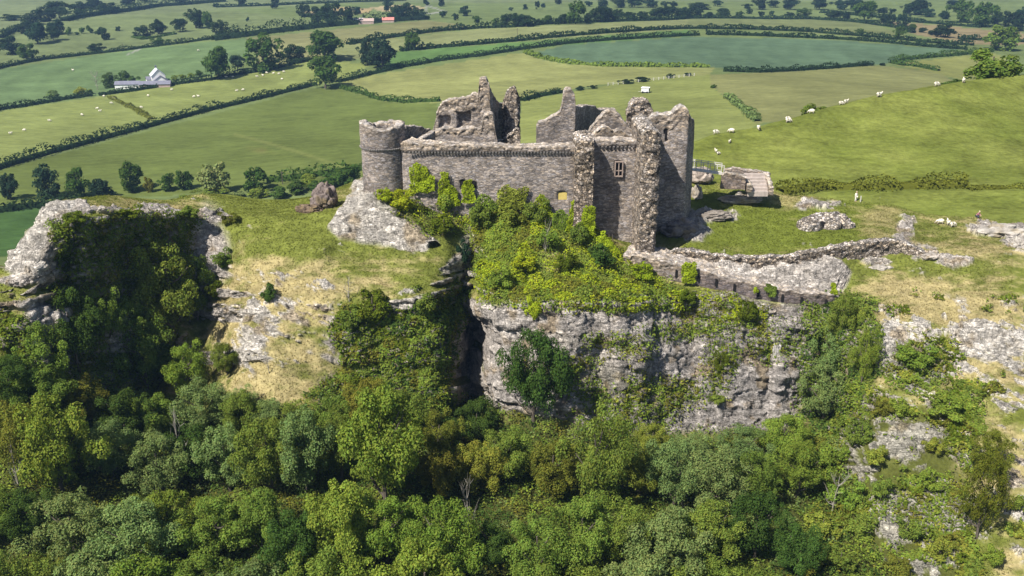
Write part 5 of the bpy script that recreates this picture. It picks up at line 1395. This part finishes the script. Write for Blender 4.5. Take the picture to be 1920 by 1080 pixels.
for px, py, hp, lb in [(530,345,22,'thin dark utility pole behind the grass left of the round tower'), (231,95,11,'pale pole beside the lane at the upper left'), (970,72,16,'faint thin pole in the far central field')]:
    p = hit_farm(px, py); sc = p.y / CT / F
    m = MB(); m.bar((0, 0, -.5), (0, 0, hp * sc * 1.05), .14); m.box((0, 0, hp * sc * .95), (1.2, .1, .1)); o = m.build('utility_pole', M_BARK, None, p); tag(o, lb, 'pole')

# ------------------------------------------------------------------ sheep
def skin(name, verts, edges, mat, parent=None, sub=1):
    me = bpy.data.meshes.new(name)
    me.from_pydata([v[:3] for v in verts], edges, [])
    o = obj(name, me, parent)
    md = o.modifiers.new('skin', 'SKIN'); md.use_smooth_shade = True
    for i, v in enumerate(verts):
        r = v[3]; me.skin_vertices[0].data[i].radius = r if isinstance(r, tuple) else (r, r)
        me.skin_vertices[0].data[i].use_root = (i == 0)
    s = o.modifiers.new('sub', 'SUBSURF'); s.levels = sub; s.render_levels = sub
    me.materials.append(mat)
    return o
def bake(o):
    dg = bpy.context.evaluated_depsgraph_get()
    me = bpy.data.meshes.new_from_object(o.evaluated_get(dg)); me.name = o.name
    bpy.data.objects.remove(o); return me
def sheep_mesh(graze):
    hz = (.35, .2) if graze else (.92, .98)
    v = [(0,0,.62,(.27,.3)),(-.35,0,.64,(.25,.29)),(-.52,0,.66,(.15,.17)),(.32,0,.63,(.24,.28)),(.48,0,.66 if not graze else .6,(.14,.16)),(.62,0,hz[0]+.1,(.1,.11)),(.74,0,hz[0] if not graze else .24,(.085,.085)),(.86,0,(hz[0]-.06) if not graze else .14,(.05,.05)),
         (-.36,.13,.36,.075),(-.38,.13,.02,.04),(-.36,-.13,.36,.075),(-.38,-.13,.02,.04),(.32,.12,.36,.07),(.33,.12,.02,.04),(.32,-.12,.36,.07),(.33,-.12,.02,.04),(-.6,0,.5,.05)]
    e = [(0,1),(1,2),(0,3),(3,4),(4,5),(5,6),(6,7),(1,8),(8,9),(1,10),(10,11),(3,12),(12,13),(3,14),(14,15),(2,16)]
    o = skin('sheep', v, e, M_SHEEP); 
    bpy.context.view_layer.update()
    me = bake(o); me.materials.append(M_SHEEPF)
    for p in me.polygons:
        c = p.center
        if c.x > .68 or (c.z < .3 and c.x < .6): p.material_index = 1
    return me
SM = [sheep_mesh(True), sheep_mesh(False)]
def sheep(p, ang, sc, k, label, group):
    o = obj('sheep', SM[k], loc=p); o.rotation_euler = (0, 0, ang); o.scale = (sc,) * 3
    return tag(o, label, 'sheep', group)
for i, (px, py, g, a, sc, lb) in enumerate([
 (1342,252,0,.2,1.15,'grazing sheep nearest the castle corner on the hill edge'),
 (1371,246,0,2.8,1.1,'sheep second from the castle along the hill crest'),
 (1422,244,1,-1.5,1.1,'sheep seen end on, third from the castle along the crest'),
 (1478,230,0,.1,1.15,'sheep just inside the crest below another sheep'),
 (1477,219,0,.2,1.0,'sheep on the crest right above another sheep'),
 (1521,206,0,2.9,1.15,'sheep at the left of the rounded crest bush'),
 (1577,194,0,.1,1.0,'left sheep of the close pair right of the crest bush'),
 (1586,191,1,.4,1.0,'right sheep of the close pair right of the crest bush'),
 (1648,182,1,.3,1.25,'white sheep lying on the crest with raised head'),
 (1756,159,0,.2,1.2,'sheep on the crest second from the big tree'),
 (1806,155,1,1.2,1.2,'sheep on the crest nearest the big tree'),
 (1368,268,1,1.0,.75,'single white lamb on the hill behind the footbridge'),
 (1342,286,1,1.8,.85,'upper left lamb of the pair above the footbridge'),
 (1347,290,0,.3,.7,'lower right lamb of the pair above the footbridge')]):
    p, _ = hit(HBVH, px, py)
    if p is None: p, _ = hit(HBVH, px, py + 3)
    if p is None: p, _ = hit(HBVH, px, py + 7)
    if p is None: continue
    sheep(p, a, sc * .85, g, lb, 'sheep on the green hill')
for px, py, g, a, lb in [(1762,420,0,2.9,'cream sheep left of two others on the grass below the walker'), (1777,422,1,1.4,'white upright sheep in the middle of three on the right grass'), (1786,426,0,.3,'small cream sheep right of three on the right grass')]:
    sheep(on_crag(px, py), a, .95, g, lb, 'sheep on the crag grass')
FS = sorted([(20,252),(46,246),(93,228),(154,217),(183,205),(188,210),(209,195),(265,203),(278,181),(322,170),(364,183),(372,182),(444,172),(456,170),(482,145),(493,143),(529,150),(513,139),(532,136),(424,146),(437,146),(137,133),(372,96),(195,182),(215,186),(500,138),(523,140)])
for i, (px, py) in enumerate(FS):
    p = hit_farm(px, py)
    sheep(p, RNG.uniform(-.5, .5) + (3.1 if i % 2 else 0), 1.2, i % 3 == 0, 'tiny distant sheep, %s from left in the left fields' % ORD[i], 'distant sheep in the left fields')

# ------------------------------------------------------------------ people (each only a few pixels tall)
def person(loc, rz, pose, shirt, trousers, hairc, label, sc=1.0):
    r = empty('person', loc, label, 'person', rz=rz); r.scale = (sc,) * 3
    if pose == 'stand':
        hip, kn, an, kn2, an2, ch, nk, hd = (0,0,.92), (-.1,-.02,.5), (-.11,.02,.06), (.12,-.03,.5), (.14,.03,.06), (0,-.02,1.3), (0,-.02,1.48), (0,-.04,1.62)
        arms = [((-.19,0,1.4), (-.24,.02,1.12), (-.2,-.12,.9)), ((.19,0,1.4), (.27,0,1.14), (.26,-.1,.92))]
    else:
        hip, kn, an, kn2, an2, ch, nk, hd = (0,.15,.5), (-.12,-.2,.5), (-.12,-.12,.06), (.12,-.22,.48), (.13,-.12,.06), (0,-.05,.85), (0,-.14,1.0), (-.02,-.2,1.12)
        arms = [((-.18,-.08,.94), (-.24,-.25,.72), (-.12,-.4,.55)), ((.18,-.08,.94), (.24,-.25,.72), (.12,-.42,.55))]
    def V(p, r_): return (*p, r_)
    mid = tuple((a + b) / 2 for a, b in zip(hip, ch))
    vs_ = [V(hip, .14), V(mid, .13), V(ch, (.17, .12)), V(nk, .06), V(hd, (.085, .1)), V((hd[0], hd[1] - .005, hd[2] + .1), (.075, .09))]
    ed = [(0,1),(1,2),(2,3),(3,4),(4,5)]
    for k_, a_ in ((kn, an), (kn2, an2)):
        b = len(vs_); sx = -.09 if k_[0] < 0 else .09
        vs_ += [V((hip[0] + sx, hip[1], hip[2] - .06), .09), V(k_, .065), V(a_, .045), V((a_[0], a_[1] - .16, .035), .035)]
        ed += [(0, b), (b, b + 1), (b + 1, b + 2), (b + 2, b + 3)]
    for A in arms:
        b = len(vs_); vs_ += [V(A[0], .06), V(A[1], .042), V(A[2], .032)]
        h0 = Vector(A[2]); d = (Vector(A[2]) - Vector(A[1])).normalized()
        ed += [(2, b), (b, b + 1), (b + 1, b + 2)]
        pl = h0 + d * .08; vs_.append(V(tuple(pl), .03)); ed.append((b + 2, b + 3))
        for k_ in range(5):
            f = pl + d * (.07 - .008 * abs(k_ - 1.5)) + Vector((.018 * (k_ - 2), 0, -.01)) if k_ < 4 else h0 + d * .05 + Vector((0, -.05, 0))
            vs_.append(V(tuple(f), .008)); ed.append((b + 3 if k_ < 4 else b + 2, len(vs_) - 1))
    skm = plain('skin', (.5, .32, .24), .7, 4, .1)
    skin('body', vs_, ed, skm, r)
    tv = [V(hip, .165), V(mid, .155), V(ch, (.195, .145)), V((nk[0], nk[1], nk[2] - .08), .08)]; te = [(0,1),(1,2),(2,3)]
    for A in arms:
        b = len(tv); tv += [V(A[0], .078), V(A[1], .06), V(tuple(Vector(A[1]).lerp(Vector(A[2]), .7)), .05)]; te += [(2, b), (b, b + 1), (b + 1, b + 2)]
    skin('jacket', tv, te, plain('jacket cloth', shirt, .9, 6, .15), r)
    tv = [V(hip, .17)]; te = []
    for k_, a_ in ((kn, an), (kn2, an2)):
        b = len(tv); sx = -.09 if k_[0] < 0 else .09
        tv += [V((hip[0] + sx, hip[1], hip[2] - .06), .11), V(k_, .085), V((a_[0], a_[1], a_[2] + .05), .07)]; te += [(0, b), (b, b + 1), (b + 1, b + 2)]
    skin('trousers', tv, te, plain('trouser cloth', trousers, .9, 6, .15), r)
    bm = bmesh.new(); bmesh.ops.create_uvsphere(bm, u_segments=14, v_segments=9, radius=1)
    bmesh.ops.delete(bm, geom=[v for v in bm.verts if v.co.z < -.25 and v.co.y < .2], context='VERTS')
    me = bpy.data.meshes.new('hair'); bm.to_mesh(me); bm.free(); me.materials.append(plain('hair', hairc, .8, 8, .2))
    h = obj('hair', me, r); h.location = (hd[0], hd[1] + .015, hd[2] + .06); h.scale = (.105, .12, .125)
    # eyes, nose and mouth
    m = MB(); m.box((hd[0] - .033, hd[1] - .088, hd[2] + .05), (.018, .012, .012)); m.box((hd[0] + .033, hd[1] - .088, hd[2] + .05), (.018, .012, .012)); m.build('eyes', M_DARK, r)
    m = MB(); m.box((hd[0], hd[1] - .1, hd[2] + .015), (.022, .03, .04)); m.build('nose', skm, r)
    m = MB(); m.box((hd[0], hd[1] - .088, hd[2] - .025), (.045, .012, .01)); m.build('mouth', M_RUST, r)
    return r
person(on_crag(1604, 378), .5, 'stand', (.75, .72, .64), (.68, .66, .6), (.35, .28, .2), 'person in pale clothes standing by a post on the skyline')
person(on_crag(1832, 410), .8, 'sit', (.3, .12, .16), (.06, .06, .1), (.5, .4, .3), 'person crouching with red and dark clothes behind the rock ledge', 1.05)
p = unp(1194, 256, 132.5); 
person(Vector(p) - Vector((0, 0, .9)), -.4, 'stand', (.3, .35, .5), (.04, .04, .06), (.1, .08, .06), 'visitor in a blue top on the castle wall walk', .9)
m = MB(); m.box((0, 0, -.35), (2.6, 1.6, .3)); m.box((0, 0, -.1), (2.2, 1.2, .2)); 
o = m.build('wall_walk', M_RUBBLE, castle); o.location = Vector(p) - castle.location - Vector((0, -.2, 1.1))
pl = on_crag(1613, 379); m = MB(); m.box((0, 0, .45), (.14, .14, 1.1)); m.box((0, 0, 1.02), (.18, .18, .06)); tag(m.build('wooden_post', M_WOOD, None, pl), 'short weathered post beside the person in pale clothes', 'post')

# ------------------------------------------------------------------ farm buildings and the field shelter
def house(px, py, w, d, hw, hr, rz, label, wallm, roofm, name='farmhouse', chim=False, wins=(), gable=None):
    p = hit_farm(px, py); w *= .84; d *= .84; hw *= .84; hr *= .84; wins = [(a_ * .84, b_ * .84) for a_, b_ in wins]
    r = empty(name, p, label, 'house' if name == 'farmhouse' else 'barn', rz=rz)
    m = MB(); m.box((0, 0, hw / 2 - .5), (w, d, hw + 1)); 
    m.prism([(-d / 2, hw), (d / 2, hw), (0, hw + hr)], w, Matrix.Rotation(math.pi / 2, 4, 'Z')); m.build('wall', wallm, r)
    rf = MB(); ov = .35; sl = math.hypot(d / 2 + ov, hr * (1 + 2 * ov / d)); an = math.atan2(hr, d / 2)
    for sgn in (-1, 1):
        rf.box((0, sgn * (d / 4 + ov / 2) , hw + hr / 2 + .12 - ov * .2), (w + .6, sl, .16), rx=-sgn * an)
    R_ = rf.build('roof', roofm, r)
    if chim:
        m = MB(); m.box((w * .42, 0, hw + hr + .5), (.9, .8, 1.6)); m.box((w * .42, 0, hw + hr + 1.35), (1.05, .95, .15)); m.build('chimney', M_SLATE, R_)
    for wx, wz in wins:
        m = MB(); m.box((wx, -d / 2 - .03, wz), (1.1, .1, 1.3)); f = m.build('window', M_WHITE, r)
        m = MB(); m.box((wx, -d / 2 - .07, wz), (.9, .08, 1.1)); m.build('pane', M_GLASS, f)
    return r
house(297, 154, 11.5, 8.5, 4.6, 4.0, math.pi / 2 + .45, 'white farmhouse with steep pale roof and dark chimney', M_WHITE, plain('pale slate roof', (.42, .44, .47), .7, 1, .1), chim=True, wins=((-3, 1.6), (0, 1.6), (3, 1.6), (-3, 3.6), (3, 3.6)))
h2 = house(302, 157, 7.5, 8.6, 2.2, 3.0, math.pi / 2 + .35, 'white gabled front wing standing before the farmhouse', M_WHITE, M_SLATE)
h3 = house(283, 156, 5, 5, 2.6, 1.6, .5, 'small white lean-to left of the farmhouse', M_WHITE, M_SLATE, name='outbuilding')
house(241, 165, 15, 5.6, 2.6, 1.7, .12, 'long low barn with blue slate roof and white gable end', M_WHITE, M_SLATE, name='barn')
house(292, 163, 19, 5.6, 2.0, 1.7, .16, 'long low slate barn directly before the white farmhouse', M_BRICK, M_SLATE, name='barn')
house(669, 45, 12, 8, 3.2, 2.2, .2, 'white distant farm shed at the top left of centre', M_WHITE, M_METAL, name='barn')
house(687, 45, 14, 8, 2.8, 2.2, .1, 'grey brown distant barn right of the white shed', M_BRICK, M_BRICK, name='barn')
house(728, 42, 11, 8, 2.4, 2.2, .1, 'distant barn with a red roof', M_BRICK, M_RUST, name='barn')
p = hit_farm(1210, 174)
fs = empty('field_shelter', p, 'small white metal field shelter trailer alone on the pasture', 'trailer', rz=-.35)
m = MB(); m.box((0, 0, 1.35), (3.3, 2.2, 1.7)); m.build('body', M_METAL, fs)
m = MB(); m.box((0, 0, 2.3), (3.6, 2.6, .14), rx=.06); m.build('roof', M_WHITE, fs)
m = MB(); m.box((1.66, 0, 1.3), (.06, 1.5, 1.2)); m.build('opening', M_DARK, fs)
for sx in (-1, 1):
    for sy in (-1, 1):
        m = MB(); m.bar((sx, sy * 1.0, .4), (sx, sy * 1.25, .4), .4, 12); m.build('wheel', M_DARK, fs)
m = MB(); m.bar((-1.7, 0, .5), (-3.1, 0, .4), .06); m.build('drawbar', M_WOOD, fs)
# wire fence posts on the boundary behind the chimney wall
fp = [hit_farm(1140 + i * 9.5, 160.5 - i * 1.06) for i in range(18)]
fe = empty('wire_fence', fp[0], 'line of pale wooden fence posts along the field boundary', 'fence')
for q in fp:
    m = MB(); m.box(q - fp[0] + Vector((0, 0, .6)), (.28, .28, 1.5)); m.build('post', M_WOOD, fe)
for hz in (.6, 1.15):
    m = MB()
    for a, b in zip(fp[:-1], fp[1:]): m.bar(a - fp[0] + Vector((0, 0, hz)), b - fp[0] + Vector((0, 0, hz)), .02, 4)
    m.build('wire', M_METAL, fe)

# ------------------------------------------------------------------ air
def add_haze(density=.00015):
    m = bpy.data.materials.new('haze'); m.use_nodes = True; nt = m.node_tree; nt.nodes.clear()
    o_ = nt.nodes.new('ShaderNodeOutputMaterial'); v = nt.nodes.new('ShaderNodeVolumePrincipled')
    v.inputs['Color'].default_value = (.38, .62, 1.0, 1); v.inputs['Density'].default_value = density; v.inputs['Anisotropy'].default_value = .2
    nt.links.new(v.outputs[0], o_.inputs['Volume'])
    bm = bmesh.new(); bmesh.ops.create_cube(bm, size=1, matrix=Matrix.Translation((0, 2550, 60)) @ Matrix.Diagonal((9000, 5400, 210, 1)))
    me = bpy.data.meshes.new('haze'); bm.to_mesh(me); bm.free(); me.materials.append(m)
    tag(obj('haze', me), kind='stuff')
HAZE = 1
if HAZE: add_haze()
